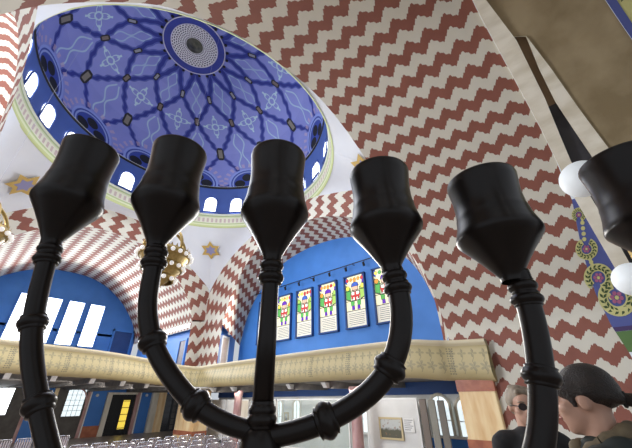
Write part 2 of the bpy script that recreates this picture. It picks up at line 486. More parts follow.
E0 = edge([(1.35,9.28,-11.78),(1.81,9.15,-11.80),(3.03,8.60,-11.90),(4.32,7.77,-12.0),(5.04,7.14,-12.03),(5.72,6.33,-12.0),(6.36,5.21,-11.76),(6.86,4.27,-11.66),(6.99,3.5,-11.68),(7,3.0,-11.76),(7,0,-12)])
E1 = edge([(1.35,9.28,-11.785),(1.81,9.15,-11.805),(3.03,8.60,-11.905),(4.32,7.77,-12.005),(5.04,7.14,-12.035),(5.70,6.36,-12.06),(6.29,5.33,-12.15),(6.89,4.2,-12.25),(7,3.4,-12.3),(7,0,-12.4)])
E2 = edge([(1.51,9.23,-11.99),(2.52,8.85,-12.21),(3.82,8.14,-12.29),(5.12,7.06,-12.28),(5.7,6.36,-12.34),(6.29,5.33,-12.44),(6.89,4.2,-12.52),(7,0,-12.6)])
E3 = edge([(1.51,9.23,-11.995),(2.45,8.88,-12.20),(2.56,8.83,-12.385),(3.26,8.47,-12.39),(4.0,8.01,-12.44),(5.15,7.03,-12.66),(6,5.8,-12.78),(7,4,-12.85),(7,0,-12.9)])
E4 = edge([(1.51,9.23,-11.996),(2.45,8.88,-12.20),(2.56,8.83,-12.39),(3.37,8.4,-12.58),(4.24,7.82,-12.76),(5.19,6.99,-12.99),(6,5.8,-13.1),(7,4,-13.2),(7,0,-13.25)])
E5 = edge([(.9,9.35,-13.45),(2.74,8.75,-13.67),(3.59,8.28,-13.87),(5,7.1,-14.0),(7,4,-14.1),(7,0,-14.1)])
S_ALL = [STOT*i/400 for i in range(401)]
def strip(name, ea, eb, mat, label, h=0, ss=S_ALL, nd=4, cat='vault', thick=None):
    ya = (lambda s: ea) if not callable(ea) else ea
    yb = (lambda s: eb) if not callable(eb) else eb
    rows = [[nsurf(s, ya(s)+(yb(s)-ya(s))*k/nd, h) for k in range(nd+1)] for s in ss]
    uv = [[(s, ya(s)+(yb(s)-ya(s))*k/nd) for k in range(nd+1)] for s in ss]
    if thick is not None:   # add the two flanks of a raised rib (or of a recess)
        rows = [[nsurf(s, ya(s), thick)]+r+[nsurf(s, yb(s), thick)] for s, r in zip(ss, rows)]
        uv = [[u[0]]+u+[u[-1]] for u in uv]
    return structure(grid(name, rows, uv, mat, smooth=thick is None), label, cat)
upper = [s for s in S_ALL if s >= s_of(-5.2, 4.6)]
strip('ceiling_vault_near', Y0, E0, M_check, 'great red and cream wavy banded vault overhead', 0, upper, 20)
strip('trim_1', E1, E2, M_creamrib, 'cream veined marble rib at the end of the banded vault', .07, upper, 2, 'rib', -.02)
up_hi = [s for s in upper if s_of(2.40, 8.90)-SAP < abs(s-SAP) <= s_of(4.05, 7.96)-SAP and s > SAP]
lo_r = [s for s in upper if s-SAP > s_of(4.0, 8.0)-SAP-.05]
strip('trim_2', E2, E3, M_brown, 'brown recessed strip between the two marble ribs', -.10, up_hi, 2, 'recess', 0)
strip('trim_3', E2, E3, M_slate, 'slate grey lower stretch of the recess between the ribs', -.12, lo_r, 2, 'recess', 0)
strip('trim_4', E3, E4, M_creamrib, 'second cream marble rib, narrowing to a point overhead', .05, [s for s in upper if s-SAP > s_of(2.40, 8.90)-SAP], 2, 'rib', -.02)
strip('ceiling_band_near', lambda s: E4(s)+.02, E5, M_beige, 'weathered beige plaster band beyond the marble ribs', 0, upper, 6)

# painted vine band (pattern pieces live in one mesh)
C_vine = [newmat('vine_blue', (.085,.11,.34), .6)[0], newmat('vine_yellow', (.60,.58,.25), .6)[0], newmat('vine_leaf_green', (.045,.085,.03), .6)[0], newmat('vine_flower_pink', (.40,.12,.24), .6)[0], newmat('vine_border_purple', (.06,.035,.13), .6)[0], newmat('vine_border_green', (.10,.20,.06), .6)[0]]
def vine_panel():
    bm = bmesh.new()
    s_lo, s_hi = s_of(5.70, 6.36), s_of(6.99, 3.48)
    ss = [s_lo+(s_hi-s_lo)*i/24 for i in range(25)]
    def quadstrip(sl, fa, fb, h, mi, n=3):
        vs = [[bm.verts.new(nsurf(s, fa(s)+(fb(s)-fa(s))*k/n, h)) for k in range(n+1)] for s in sl]
        for a, b in zip(vs, vs[1:]):
            for k in range(n):
                f = bm.faces.new([a[k], a[k+1], b[k+1], b[k]]); f.material_index = mi
    quadstrip(ss, E0, lambda s: E1(s)-.06, .012, 0)
    quadstrip([s_hi, s_hi+.10], E0, lambda s: E1(s)-.06, .03, 4)
    quadstrip([s_hi+.10, s_hi+.55], E0, lambda s: E1(s)-.06, .02, 5)
    def P(c, dx, dy, h):   # pattern plane: x runs across the band, y down it
        return nsurf(c[0]+.006*dx+.0235*dy, c[1]-.0177*dx+.0082*dy, h)
    def ring(c, r0, r1, h, mi, n=28, a0=0, a1=2*PI):
        A = [[bm.verts.new(P(c, r*math.cos(a0+(a1-a0)*i/n), r*math.sin(a0+(a1-a0)*i/n), h)) for r in (r0, r1)] for i in range(n+1)]
        for p, q in zip(A, A[1:]):
            f = bm.faces.new([p[0], p[1], q[1], q[0]]); f.material_index = mi
    def leaf(c, r, a, tw, L, w, h):
        ux, uy = math.cos(a+tw), math.sin(a+tw); bx, by = r*math.cos(a), r*math.sin(a)
        q = [(bx, by), (bx+ux*L*.5-uy*w, by+uy*L*.5+ux*w), (bx+ux*L, by+uy*L), (bx+ux*L*.5+uy*w, by+uy*L*.5-ux*w)]
        f = bm.faces.new([bm.verts.new(P(c, x, y, h)) for x, y in q]); f.material_index = 2
    for c, r, a0 in (((19.09,-12.0), 6.5, 2.0), ((19.943,-11.86), 10.0, -1.2), ((20.693,-11.84), 13.0, 2.2), ((21.22,-12.0), 16.0, -1.0)):
        ring(c, r*.52, r*1.12, .024, 1, 28, a0, a0+5.4)
        for k in range(13):
            a = a0+5.2*k/13
            leaf(c, r*.80, a, 1.0, r*.36, r*.085, .032); leaf(c, r*.80, a, 2.3, r*.36, r*.085, .032)
        for k in range(6):
            a = k*PI/3; cc = (c[0]+.006*r*.27*math.cos(a)+.0235*r*.27*math.sin(a), c[1]-.0177*r*.27*math.cos(a)+.0082*r*.27*math.sin(a))
            ring(cc, 0.01, r*.13, .028, 3, 10)
        ring(c, .01, r*.13, .034, 1, 10)
    for (ca, ra), (cb, rb) in ((((19.3,-12.0),4),((19.7,-11.9),5)),(((20.2,-11.84),5),((20.45,-11.83),6)),(((21.0,-11.85),7),((21.2,-11.9),8))):
        for k in range(4):
            t = k/3; c = (ca[0]+(cb[0]-ca[0])*t, ca[1]+(cb[1]-ca[1])*t)
            ring(c, .01, 2.2, .022, 1, 10)
    o = from_bm('trim_5', bm, C_vine)
    structure(o, 'blue painted vine band with yellow scrolls and pink flowers', 'frieze')
vine_panel()
# matching frieze at the top right, beyond the beige band
def top_frieze():
    bm = bmesh.new()
    sl = [s for s in upper if -2 < s-SAP < 5]
    def q(fa, fb, h, mi):
        vs = [[bm.verts.new(nsurf(s, f(s), h)) for f in (fa, fb)] for s in sl]
        for a, b in zip(vs, vs[1:]):
            f = bm.faces.new([a[0], a[1], b[1], b[0]]); f.material_index = mi
    q(E5, lambda s: E5(s)-.12, .02, 0); q(lambda s: E5(s)-.12, lambda s: E5(s)-1.3, .01, 1)
    for k in range(-2, 6):
        s0 = SAP+.45+k*.75; y0 = E5(s0)-.34
        for j in range(9):
            a = 2*PI*j/9; L = .30; 
            pts = [(0,0),(.5*L,.09),(L,0),(.5*L,-.09)]
            f = bm.faces.new([bm.verts.new(nsurf(s0+(x*math.cos(a)-y*math.sin(a)), y0+(x*math.sin(a)+y*math.cos(a))*.75, .03)) for x, y in pts]); f.material_index = 2
    structure(from_bm('trim_6', bm, C_vine), 'leafy painted frieze at the top right corner of the vault', 'frieze')
top_frieze()
strip('ceiling_end_near', lambda s: E5(s)-1.2, -16.2, M_beige, 'plain plaster vault end behind the leafy frieze', -.01, upper, 2)

# ------------------------------------------------------------------ dome
ZD, HD, RD = 14.66, 4.54, 6.34
def dc(z):
    k = max(0, (z-11.7)/7.3); return 1.05-1.23*k**1.6, -.08+.16*k
def revolve(name, prof, mat, uvf, n=144, parent=None):
    rows, uv = [], []
    for i in range(n+1):
        a = 2*PI*i/n
        rows.append([(dc(z)[0]+r*math.cos(a), dc(z)[1]+r*math.sin(a), z) for r, z in prof])
        uv.append([uvf(i/n, j, prof) for j in range(len(prof))])
    return grid(name, rows, uv, mat, parent)
ringprof = [(6.47,11.64),(6.42,11.68),(6.40,11.74),(6.41,11.82),(6.37,11.88),(6.36,12.0),(6.36,12.2),(6.34,12.28),(6.32,12.36),(6.33,12.44),(6.31,12.52),(6.27,12.56)]
structure(revolve('trim_7', ringprof, M_ring, lambda f, j, p: (f, j/(len(p)-1))), 'green and cream moulded ring at the foot of the dome', 'moulding')
structure(revolve('wall_drum', [(6.26,12.55),(6.40,12.57),(6.41,12.9),(6.41,13.3),(6.40,13.8),(6.37,14.55)], M_drum, lambda f, j, p: (f, j)), 'blue drum wall with small arched windows under the dome', 'drum')
structure(revolve('trim_8', [(6.37,14.50),(6.32,14.52),(6.31,14.56),(6.32,14.61),(6.36,14.66)], M_dark, lambda f, j, p: (f, j)), 'thin black cornice line between drum and dome', 'moulding')
domeprof = [(RD*math.cos(math.radians(e)), ZD+HD*math.sin(math.radians(e))) for e in range(0, 91, 2)]
structure(revolve('ceiling_dome', domeprof, M_dome, lambda f, j, p: (f*360.0, j*2.0), 240), 'painted blue dome with wavy dark bands and pale star motifs', 'dome')
# oculus rosette: blue ring, lace field, hub
def polar(name, r0, r1, z0, z1, mat, parent, n=96, m=6):
    rows, uv = [], []
    for i in range(n+1):
        a = 2*PI*i/n
        rows.append([(dc(z0)[0]+(r0+(r1-r0)*k/m)*math.cos(a), dc(z0)[1]+(r0+(r1-r0)*k/m)*math.sin(a), z0+(z1-z0)*k/m) for k in range(m+1)])
        uv.append([(k/m, i/n) for k in range(m+1)])
    return grid(name, rows, uv, mat, parent)
oc = bpy.data.objects.new('ceiling_rosette', None); C.objects.link(oc)
structure(oc, 'round rosette with blue ring and white lacework at the dome crown', 'rosette')
ez = lambda r: ZD+HD*math.sqrt(max(0, 1-(r/RD)**2))-.04
polar('lace_field', .44, 1.20, ez(.44), ez(1.20), M_lace, oc)
polar('blue_ring', 1.20, 1.60, ez(1.20), ez(1.60), M_ocblue, oc)
for r in (1.21, 1.61):
    bm = bmesh.new(); zz = ez(r)
    tube(bm, [(dc(zz)[0]+r*math.cos(2*PI*i/64), dc(zz)[1]+r*math.sin(2*PI*i/64), zz) for i in range(65)], .03, 8, False)
    from_bm('white_border', bm, newmat('rosette_white', (.62,.62,.72), .6)[0], oc)
bm = bmesh.new(); zz = ez(0); lathe(bm, [(0,-.16),(.12,-.15),(.2,-.06),(.38,-.03),(.46,.0),(.46,.1)], 40, (dc(zz)[0], dc(zz)[1], zz)); from_bm('hub', bm, M_hub, oc, True)
for k in range(24):
    a = 2*PI*(k+.5)/24; r = 1.73; zz = ez(r); cx, cy = dc(zz)
    bm = bmesh.new(); ball(bm, (cx+r*math.cos(a), cy+r*math.sin(a), zz), .085, 10, 0, (1,1,.4))
    from_bm('dark_bead', bm, M_dark, oc)
# drum windows
def drum_window(a):
    cx, cy = dc(13.3); r = 6.39
    root = bpy.data.objects.new('window', None); C.objects.link(root)
    root.location = (cx+r*math.cos(a), cy+r*math.sin(a), 12.72); root.rotation_euler = (0, 0, a+PI/2)
    w, h = .40, .72
    arch = [(-w,0)]+[(-w*math.cos(PI*i/12), h+w*math.sin(PI*i/12)) for i in range(13)]+[(w,0)]
    bm = bmesh.new(); prism(bm, arch, 1, -.02, .03); from_bm('pane', bm, M_daylight, root)
    bm = bmesh.new(); tube(bm, [(x, .06, z) for x, z in arch], .035, 8)
    box(bm, (-w-.06, .02, -.05), (w+.06, .12, .0)); from_bm('frame', bm, M_drum, root)
    bm = bmesh.new(); box(bm, (-.012, .03, 0), (.012, .05, h+w)); box(bm, (-w, .03, h*.6), (w, .05, h*.6+.02)); from_bm('glazing_bar', bm, M_white, root)
    return root
for k in range(24):
    o = drum_window(math.radians(7.5+15*k)); o.name = 'window_%d' % (k+1)
    structure(o, 'small bright round-headed window in the blue drum', 'window', 'arched windows round the drum')

# gilt stars painted on the pendentives
M_gold = newmat('star_gold', (.56,.38,.11), .5, .1)[0]; M_lilac = newmat('star_lilac', (.26,.25,.42), .6)[0]
def star(th, k, R, label):
    p = pend_pt(th, k); e1 = (pend_pt(th+.02, k)-pend_pt(th-.02, k)).normalized(); e2 = (pend_pt(th, k-.05)-pend_pt(th, k+.05)).normalized()
    n = e1.cross(e2).normalized(); c = Vector((RC.x, RC.y, 8.5))
    if n.dot(c-p) < 0: n = -n
    e2 = n.cross(e1).normalized()
    root = thing('star_emblem', label, 'star', p+n*.03, 0, None)
    root.matrix_world = Matrix(((e1.x, e2.x, n.x, p.x+n.x*.09), (e1.y, e2.y, n.y, p.y+n.y*.09), (e1.z, e2.z, n.z, p.z+n.z*.09), (0,0,0,1)))
    bm = bmesh.new()
    pts = [((R if i % 2 == 0 else R*.577)*math.sin(PI*i/6), (R if i % 2 == 0 else R*.577)*math.cos(PI*i/6)) for i in range(12)]
    prism(bm, pts, 2, 0, .015); from_bm('gold_star', bm, M_gold, root)
    bm = bmesh.new(); pts = [((R*.56 if i % 2 == 0 else R*.33)*math.sin(PI*i/6), (R*.56 if i % 2 == 0 else R*.33)*math.cos(PI*i/6)) for i in range(12)]
    prism(bm, pts, 2, .012, .025); from_bm('lilac_centre', bm, M_lilac, root)
thc = {n: math.atan2(y-RC.y, x-RC.x) for n, x, y in (('fl', X0, Y1), ('fr', X1, Y1), ('nr', X1, Y0))}
star(thc['fl'], .335, .72, 'gold six-pointed star left of the two leftmost candle cups')
star(thc['fr'], .36, .66, 'gold six-pointed star just above the narrow zigzag pier')
star(thc['nr'], .33, .62, 'gold six-pointed star half hidden behind the fourth candle cup')

# ------------------------------------------------------------------ end walls of the arms
def wall_poly(name, pts, ax, a0, a1, mat, label):
    bm = bmesh.new(); prism(bm, pts, ax, a0, a1); return structure(from_bm(name, bm, mat), label, 'wall')
wall_poly('wall_far', [(a, max(2.9, z)) for a, z, _ in PBY], 1, 16.3, 16.5, M_blue, 'blue end wall with four blown-out bright windows')
wall_poly('wall_right', [(a, max(2.66, z)) for a, z, _ in PBE], 0, 9.2, 9.4, M_blue, 'blue lunette wall holding the stained glass windows')
wall_poly('wall_left', [(a, z) for a, z, _ in PIN['west']], 0, -11.2, -11.0, M_blue, 'blue end wall of the left arm, outside the view')

# plain bright windows
def plain_window(i, x0, x1, label):
    root = bpy.data.objects.new('window_%d' % (30+i), None); C.objects.link(root); root.location = ((x0+x1)/2, 16.3, 5.45)
    structure(root, label, 'window'); w = (x1-x0)/2; h = 2.9
    boxo('pane', (-w, -.03, 0), (w, .02, h), M_daylight, root)
    bm = bmesh.new()
    box(bm, (-w-.07, -.10, -.07), (-w, .0, h+.07)); box(bm, (w, -.10, -.07), (w+.07, .0, h+.07)); box(bm, (-w, -.10, h), (w, 0, h+.07)); box(bm, (-w-.07, -.10, -.07), (w+.07, 0, 0))
    from_bm('frame', bm, M_blue, root)
    bm = bmesh.new(); box(bm, (-w, -.045, h*.22), (w, -.032, h*.235)); from_bm('glazing_bar', bm, M_white, root)
for i, (a, b, lab) in enumerate(((-1.43,-.46,'tall white glaring window, leftmost in the far blue wall'),(-.12,.83,'tall white glaring window partly behind the leftmost dark arm'),
                                 (1.27,2.2,'tall white glaring window, second from the right in the far blue wall'),(2.6,3.52,'narrow white glaring window nearest the zigzag pier side'))):
    plain_window(i, a, b, lab)
boxo('x', (0,0,0), (.1,.1,.1), M_blue).name = 'tmp'; bpy.data.objects.remove(bpy.data.objects['tmp'])
# dark blue niche at the right end of the far wall
def niche():
    root = bpy.data.objects.new('door_1', None); C.objects.link(root); root.location = (5.3, 16.3, 2.95)
    structure(root, 'dark blue doorway niche right of the bright windows', 'doorway')
    boxo('door_leaf', (-.62, -.06, 0), (.62, -.01, 3.75), M_bluedark, root)
    bm = bmesh.new(); box(bm, (-.74,-.14,0), (-.62,0,3.9)); box(bm, (.62,-.14,0), (.74,0,3.9)); box(bm, (-.74,-.14,3.75), (.74,0,3.9)); from_bm('door_frame', bm, M_blue, root)
niche()

# stained glass windows
G = {k: newmat('glass_'+k, c, .2, emit=c, estr=e*.7)[0] for k, c, e in (('cream',(.80,.76,.50),1.0),('white',(.85,.86,.78),1.05),('green',(.10,.42,.10),.8),('lime',(.35,.55,.12),.9),('purple',(.12,.03,.45),.8),('red',(.55,.05,.05),.8),('orange',(.75,.32,.05),.9),('yellow',(.80,.66,.10),1.0),('blue',(.05,.12,.5),.8),('skin',(.70,.45,.32),.9))}
GK = list(G)
M_lead = newmat('window_lead', (.01,.01,.012), .6)[0]; M_textgrey = newmat('inscription_grey', (.25,.25,.25), .7)[0]
M_paper = newmat('inscription_paper', (.80,.77,.66), .5, emit=(.9,.87,.75), estr=.28)[0]
def stained(i, y, label, var):
    rnd = random.Random(var); W, H = .57, 2.5
    root = bpy.data.objects.new('window_%d' % (40+i), None); C.objects.link(root)
    root.location = (9.2, y, 5.0); root.rotation_euler = (0, 0, -PI/2); structure(root, label, 'window')
    bm = bmesh.new(); hz = .78     # inscription panel below hz
    def cell(pts, k, d=0):
        if d:
            prism(bm, [(x*W, z) for x, z in pts], 1, -.05-d+.001, -.03, len(GK))
            mx_, mz_ = sum(p[0] for p in pts)/len(pts), sum(p[1] for p in pts)/len(pts)
            pts = [(mx_+(x-mx_)*.86, mz_+(z-mz_)*.86) for x, z in pts]
        prism(bm, [(x*W, z) for x, z in pts], 1, -.05-d, -.03, GK.index(k))
    def disc(cx, cz, r, k, d=.004, n=12, sq=1.0):
        cell([(cx+r/W*math.cos(2*PI*j/n), cz+r*sq*math.sin(2*PI*j/n)) for j in range(n)], k, d)
    cell([(-1,hz),(1,hz),(1,H),(-1,H)], 'cream')
    # border blobs
    for j in range(5):
        disc(-.78+.39*j, H-.17, .10, rnd.choice(['orange','red','yellow','green','orange']))
    cell([(.72,2.05),(1,2.05),(1,H),(.8,H)], 'purple', .003); cell([(-1,2.2),(-.78,2.1),(-.8,H),(-1,H)], rnd.choice(['blue','purple']), .003)
    for sgn in (-1, 1):
        cell([(sgn*.45,1.9),(sgn*.98,2.1),(sgn*.98,1.35),(sgn*.5,1.25)], 'lime' if sgn > 0 else 'green', .004)
        disc(sgn*.78, 1.92, .13, rnd.choice(['yellow','orange','lime']), .006)
        cell([(sgn*.12,1.22),(sgn*.55,1.28),(sgn*.50,1.0),(sgn*.16,1.0)], 'green', .005)
        cell([(sgn*.14,1.02),(sgn*.42,1.02),(sgn*.44,hz+.03),(sgn*.12,hz+.03)], 'purple', .006)
        cell([(sgn*.2,1.36),(sgn*.42,1.62),(sgn*.52,1.55),(sgn*.3,1.3)], 'red', .009)
    cell([(-.42,1.25),(.42,1.25),(.46,1.72),(-.46,1.72)], 'white', .005)
    cell([(-.1,1.22),(.1,1.22),(.1,1.74),(-.1,1.74)], 'red', .007); cell([(-.4,1.42),(.4,1.42),(.4,1.54),(-.4,1.54)], 'red', .008)
    disc(0, 1.88, .20, 'skin', .008, 16)
    cell([(-.42,1.96),(.42,1.96),(.32,2.14),(0,2.2),(-.32,2.14)], rnd.choice(['purple','blue','red','purple']), .011)
    disc(0, 2.26, .09, rnd.choice(['red','yellow','orange']), .006)
    o = from_bm('glass_picture', bm, [G[k] for k in GK]+[M_lead], root)
    bm = bmesh.new(); box(bm, (-W, -.05, .02), (W, -.03, hz-.02)); from_bm('inscription_panel', bm, M_paper, root)
    bm = bmesh.new()
    for j in range(7):
        z = .12+.085*j; wl = W*(.82-.12*rnd.random()); box(bm, (-wl, -.056, z), (wl, -.05, z+.022))
    from_bm('inscription_line', bm, M_textgrey, root)
    bm = bmesh.new()
    for z in (hz-.02, 1.24, 1.75): box(bm, (-W, -.07, z), (W, -.055, z+.025))
    from_bm('lead_bar', bm, M_lead, root)
    bm = bmesh.new(); box(bm, (-W-.07,-.14,-.05), (-W,0,H+.06)); box(bm, (W,-.14,-.05), (W+.07,0,H+.06)); box(bm, (-W-.07,-.14,H), (W+.07,0,H+.06)); box(bm, (-W-.07,-.16,-.07), (W+.07,0,0))
    from_bm('frame', bm, M_bluedark, root)
for i, (y, lab) in enumerate(((3.9,'stained glass window mostly behind the central dark stem'),(2.2,'stained glass window just right of the central dark stem'),(.52,'stained glass window, third from the left, orange blossoms on top'),
                              (-1.2,'stained glass window, fourth from the left in the blue lunette'),(-2.95,'widest looking stained glass window left of the curved right arm'),(-4.65,'stained glass window half hidden by the curved right arm'))):
    stained(i, y, lab, 11+i)

# rail with small spotlights before the lunette
rail = thing('light_rail', 'thin black lighting rail across the blue lunette wall', 'lighting rail', (8.95, 0, 8.08))
bm = bmesh.new(); box(bm, (-.02,-6.0,-.02), (.02,6.3,.02)); from_bm('bar', bm, M_dark, rail)
for y in (-5.5,-3,0,3,5): boxo('wall_bracket', (.02,y-.015,-.015), (.27,y+.015,.015), M_dark, rail)
sp0 = None
for k, y in enumerate((6.0,3.9,1.9,.75,-.4,-1.55,-2.65,-3.75,-4.9)):
    lab = 'small black spotlight under the lunette rail'
    if sp0 is None:
        sp0 = thing('spotlight', lab, 'spotlight', (8.95, y, 8.06), 0, 'spotlights on the lunette rail')
        bm = bmesh.new(); tube(bm, [(0,0,0),(0,0,-.12)], .018, 8); from_bm('stem', bm, M_dark, sp0)
        bm = bmesh.new(); lathe(bm, [(0,.0),(.05,.0),(.06,.05),(.06,.2),(.0,.22)], 14, (-.03,0,-.3), (-.35,0,1)); from_bm('lamp_head', bm, M_dark, sp0, True)
    else: dup(sp0, (8.95, y, 8.06))

# side walls at gallery level
bm = bmesh.new(); prism(bm, [(7.12,5.85),(9.2,6.95),(9.2,7.15),(7.12,6.05)], 2, 2.66, 6.6)
structure(from_bm('wall_right_side', bm, M_blue), 'blue side wall with a pale door beside the zigzag pier', 'wall')
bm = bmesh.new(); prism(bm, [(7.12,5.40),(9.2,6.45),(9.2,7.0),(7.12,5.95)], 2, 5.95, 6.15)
structure(from_bm('trim_9', bm, M_bluedark), 'blue soffit darkened in colour for shade under the end of the right vault', 'soffit')  # shadow below the vault edge is put into this deep blue
structure(boxo('wall_far_side', (6.65,7.52,2.9), (6.9,16.3,6.5), M_blue), 'blue side wall with a narrow grey door left of the zigzag pier', 'wall')
structure(boxo('trim_10', (6.22,7.6,6.02), (6.7,16.2,6.30), M_white), 'white beam along the foot of the far vault', 'beam')
structure(boxo('wall_far_side_left', (-5.4,7.52,2.9), (-4.8,16.3,6.5), M_blue), 'blue left side wall of the bright-windowed arm', 'wall')
def door(n, loc, rz, w, h, leaf, frame, label, glass=None):
    root = bpy.data.objects.new('door_%d' % n, None); C.objects.link(root); root.location = loc; root.rotation_euler = (0,0,rz); structure(root, label, 'door')
    boxo('door_leaf', (-w, -.05, 0), (w, -.01, h), leaf, root)
    bm = bmesh.new(); box(bm, (-w-.12,-.10,0), (-w,0,h+.12)); box(bm, (w,-.10,0), (w+.12,0,h+.12)); box(bm, (-w,-.10,h), (w,0,h+.12)); from_bm('door_frame', bm, frame, root)
    bm = bmesh.new(); tube(bm, [(w*.75,-.05,h*.42),(w*.75,-.10,h*.42),(w*.5,-.10,h*.42)], .018, 8); from_bm('door_handle', bm, M_dark, root)
    return root
M_doorpale = noisy('pale_door_wood', (.55,.42,.33), (.66,.53,.43), 3, .5)
M_doorgrey = noisy('grey_purple_door', (.13,.11,.14), (.17,.15,.18), 3, .5)
ang = math.atan2(1.1, 2.08)
door(2, (7.98, 6.29, 2.66), ang, .34, 2.75, M_doorpale, M_white, 'pale wooden door in a white frame right of the zigzag pier')
door(3, (6.65, 8.85, 2.95), -PI/2, .38, 2.45, M_doorgrey, M_blue, 'narrow grey door left of the zigzag pier')
ln = thing('wall_lamp', 'small round white lamp above the pale upper door', 'lamp', (8.35, 6.42, 5.75), 0)
bm = bmesh.new(); lathe(bm, [(0,0),(.05,0),(.05,.08),(0,.08)], 12, (0,.06,0), (-.45,-1,0)); from_bm('back_plate', bm, M_white, ln)
bm = bmesh.new(); ball(bm, (-.04,-.06,0), .10, 14); from_bm('lamp_glass', bm, M_bulb, ln)

# ------------------------------------------------------------------ galleries
path = catmull([(-9,4.55,4.34),(-5.6,4.7,4.22),(-2.2,5.0,4.10),(.98,5.4,4.04),(2.9,6.05,3.98),(4.6,6.70,3.88),(6.0,6.95,3.80),(6.72,6.62,3.76),(6.68,5.6,3.76),(6.52,3.0,3.75),(6.43,-1.87,3.75),(6.43,-4.6,3.74),(6.36,-6.6,3.70),(6.55,-7.45,3.62),(6.76,-7.9,3.585),(6.77,-8.9,3.53)], 8)
prof = [(-.10,0.0),(.07,0.0),(.09,-.03),(.09,-.10),(.03,-.14),(-.01,-.20),(.02,-.34),(.07,-.52),(.11,-.70),(.11,-.84),(.05,-.97),(-.05,-1.06),(-.16,-1.09),(-.22,-1.09),(-.2,-.2),(-.10,0.0)]
def parapet():
    rows, uv = [], []; L = 0
    for i, p in enumerate(path):
        t = path[min(i+1, len(path)-1)]-path[max(i-1, 0)]; t.z = 0; t.normalize()
        nrm = Vector((t.y, -t.x, 0))       # towards the nave
        if i: L += (path[i]-path[i-1]).length
        rows.append([p+nrm*d+Vector((0,0,h)) for d, h in prof]); uv.append([(L, -h/1.09) for d, h in prof])
    structure(grid('wall_gallery', rows, uv, M_parapet), 'curving pale gold gallery parapet with dark floral ornament', 'parapet')
parapet()
def slabs():
    bm = bmesh.new()
    left = [p for p in path if p.x <= 6.75 and p.y > 4.4 and path.index(p) <= 52]
    def inset(i, d):
        p = path[i]; t = path[min(i+1, len(path)-1)]-path[max(i-1, 0)]; t.z = 0; t.normalize(); return Vector((p.x-t.y*d, p.y+t.x*d, p.z))
    n = len(path); ic = 54
    A = [inset(i, .12) for i in range(n)]
    # far gallery: strip from the parapet foot back to the wall
    vs = []
    for i in range(0, ic+1):
        a = A[i]; vs.append((bm.verts.new((a.x, a.y, a.z-1.07)), bm.verts.new((a.x, 16.3, 2.86))))
    for p, q in zip(vs, vs[1:]): bm.faces.new([p[0], q[0], q[1], p[1]])
    structure(from_bm('ceiling_gallery_far', bm, M_graybeam), 'grey underside of the far gallery', 'ceiling')
    bm = bmesh.new(); vs = []
    for i in range(ic, n):
        a = A[i]; vs.append((bm.verts.new((a.x, a.y, a.z-1.07)), bm.verts.new((9.3, a.y, 2.60))))
    for p, q in zip(vs, vs[1:]): bm.faces.new([p[0], q[0], q[1], p[1]])
    structure(from_bm('ceiling_gallery_right', bm, M_graybeam), 'grey underside of the right gallery', 'ceiling')
slabs()
structure(boxo('ceiling_gallery_corner', (6.6,7.6,2.60), (14,16.3,2.86), M_graybeam), 'grey underside of the corner gallery behind the pier', 'ceiling')
# beams under the galleries with white ends, one little downlight each
bx = [(-4.2,4.9),(-2.9,4.95),(-1.55,5.1),(-.1,5.3),(1.35,5.6),(2.75,6.05),(4.1,6.6)]
names = ['first from the left','second from the left','third from the left','fourth from the left','fifth from the left','sixth from the left','nearest the corner']
for k, (x, y) in enumerate(bx):
    z = lerp([(-9,4.34),(-2.2,4.10),(1,4.04),(4.6,3.88)], x)-1.10
    structure(boxo('ceiling_beam', (x-.10, y+.25, z-.16), (x+.10, 16.2, z+.12), M_graybeam), 'grey beam under the far gallery, %s' % names[k], 'beam')
    bm = bmesh.new(); prism(bm, [(y+.06, z+.03),(y+.25, z-.17),(y+.42, z-.17),(y+.42, z+.03)], 0, x-.09, x+.09)
    tag(from_bm('downlight', bm, M_white), 'white wedge-shaped downlight at the front of a far gallery beam', 'downlight', 'white downlights along the galleries')
for k, y in enumerate((4.9,3.06,1.1,-.95,-2.9,-4.9)):
    structure(boxo('ceiling_beam', (6.9, y-.11, 2.42), (9.2, y+.11, 2.70), M_graybeam), 'grey beam under the right gallery, %s from the corner' % ['first','second','third','fourth','fifth','sixth'][k], 'beam')
    bm = bmesh.new(); prism(bm, [(6.62, 2.62),(6.78, 2.44),(6.95, 2.44),(6.95, 2.62)], 1, y-.10, y+.10)
    tag(from_bm('downlight', bm, M_white), 'white wedge-shaped downlight at the front of a right gallery beam', 'downlight', 'white downlights along the right gallery')

# ------------------------------------------------------------------ ground floor, far side
structure(boxo('wall_ground_far', (-9,16.3,0), (13.4,16.5,2.95), M_blue), 'blue ground floor wall under the far gallery', 'wall')
def panelbox(name, x0, x1, z0, z1, mat, label, cat='panel', y0=16.12, bev=0):
    return structure(boxo(name, (x0, y0, z0), (x1, 16.3, z1), mat, None, bev), label, cat)
panelbox('wall_panel_left', -1.2, 1.0, 0, 2.84, M_brownpanel, 'grey-brown wall panel under the leftmost ground floor window')
panelbox('trim_11', 1.0, 1.16, 0, 2.84, M_pink, 'thin pink marble strip beside the leftmost brown panel', 'trim')
panelbox('trim_12', 2.25, 2.45, 0, 2.84, M_orange, 'thin orange marble strip behind the leftmost dark arm', 'trim')
panelbox('wall_panel_right', 2.45, 4.15, 0, 2.84, M_brownpanel, 'dark brown wall panel around the gridded ground floor window')
panelbox('trim_13', 4.12, 4.3, 0, 2.84, M_pink, 'pink marble strip right of the gridded ground floor window', 'trim', 16.05)
panelbox('trim_14', 4.3, 4.38, 0, 2.84, M_white, 'thin white strip beside the pink marble strip', 'trim', 16.08)
panelbox('trim_15', 7.3, 7.55, 0, 2.84, M_pink, 'pink marble strip right of the yellow-lit door', 'trim', 16.0)
panelbox('trim_16', 7.55, 7.66, 0, 2.84, M_white, 'thin white strip right of the yellow-lit door', 'trim', 16.05)
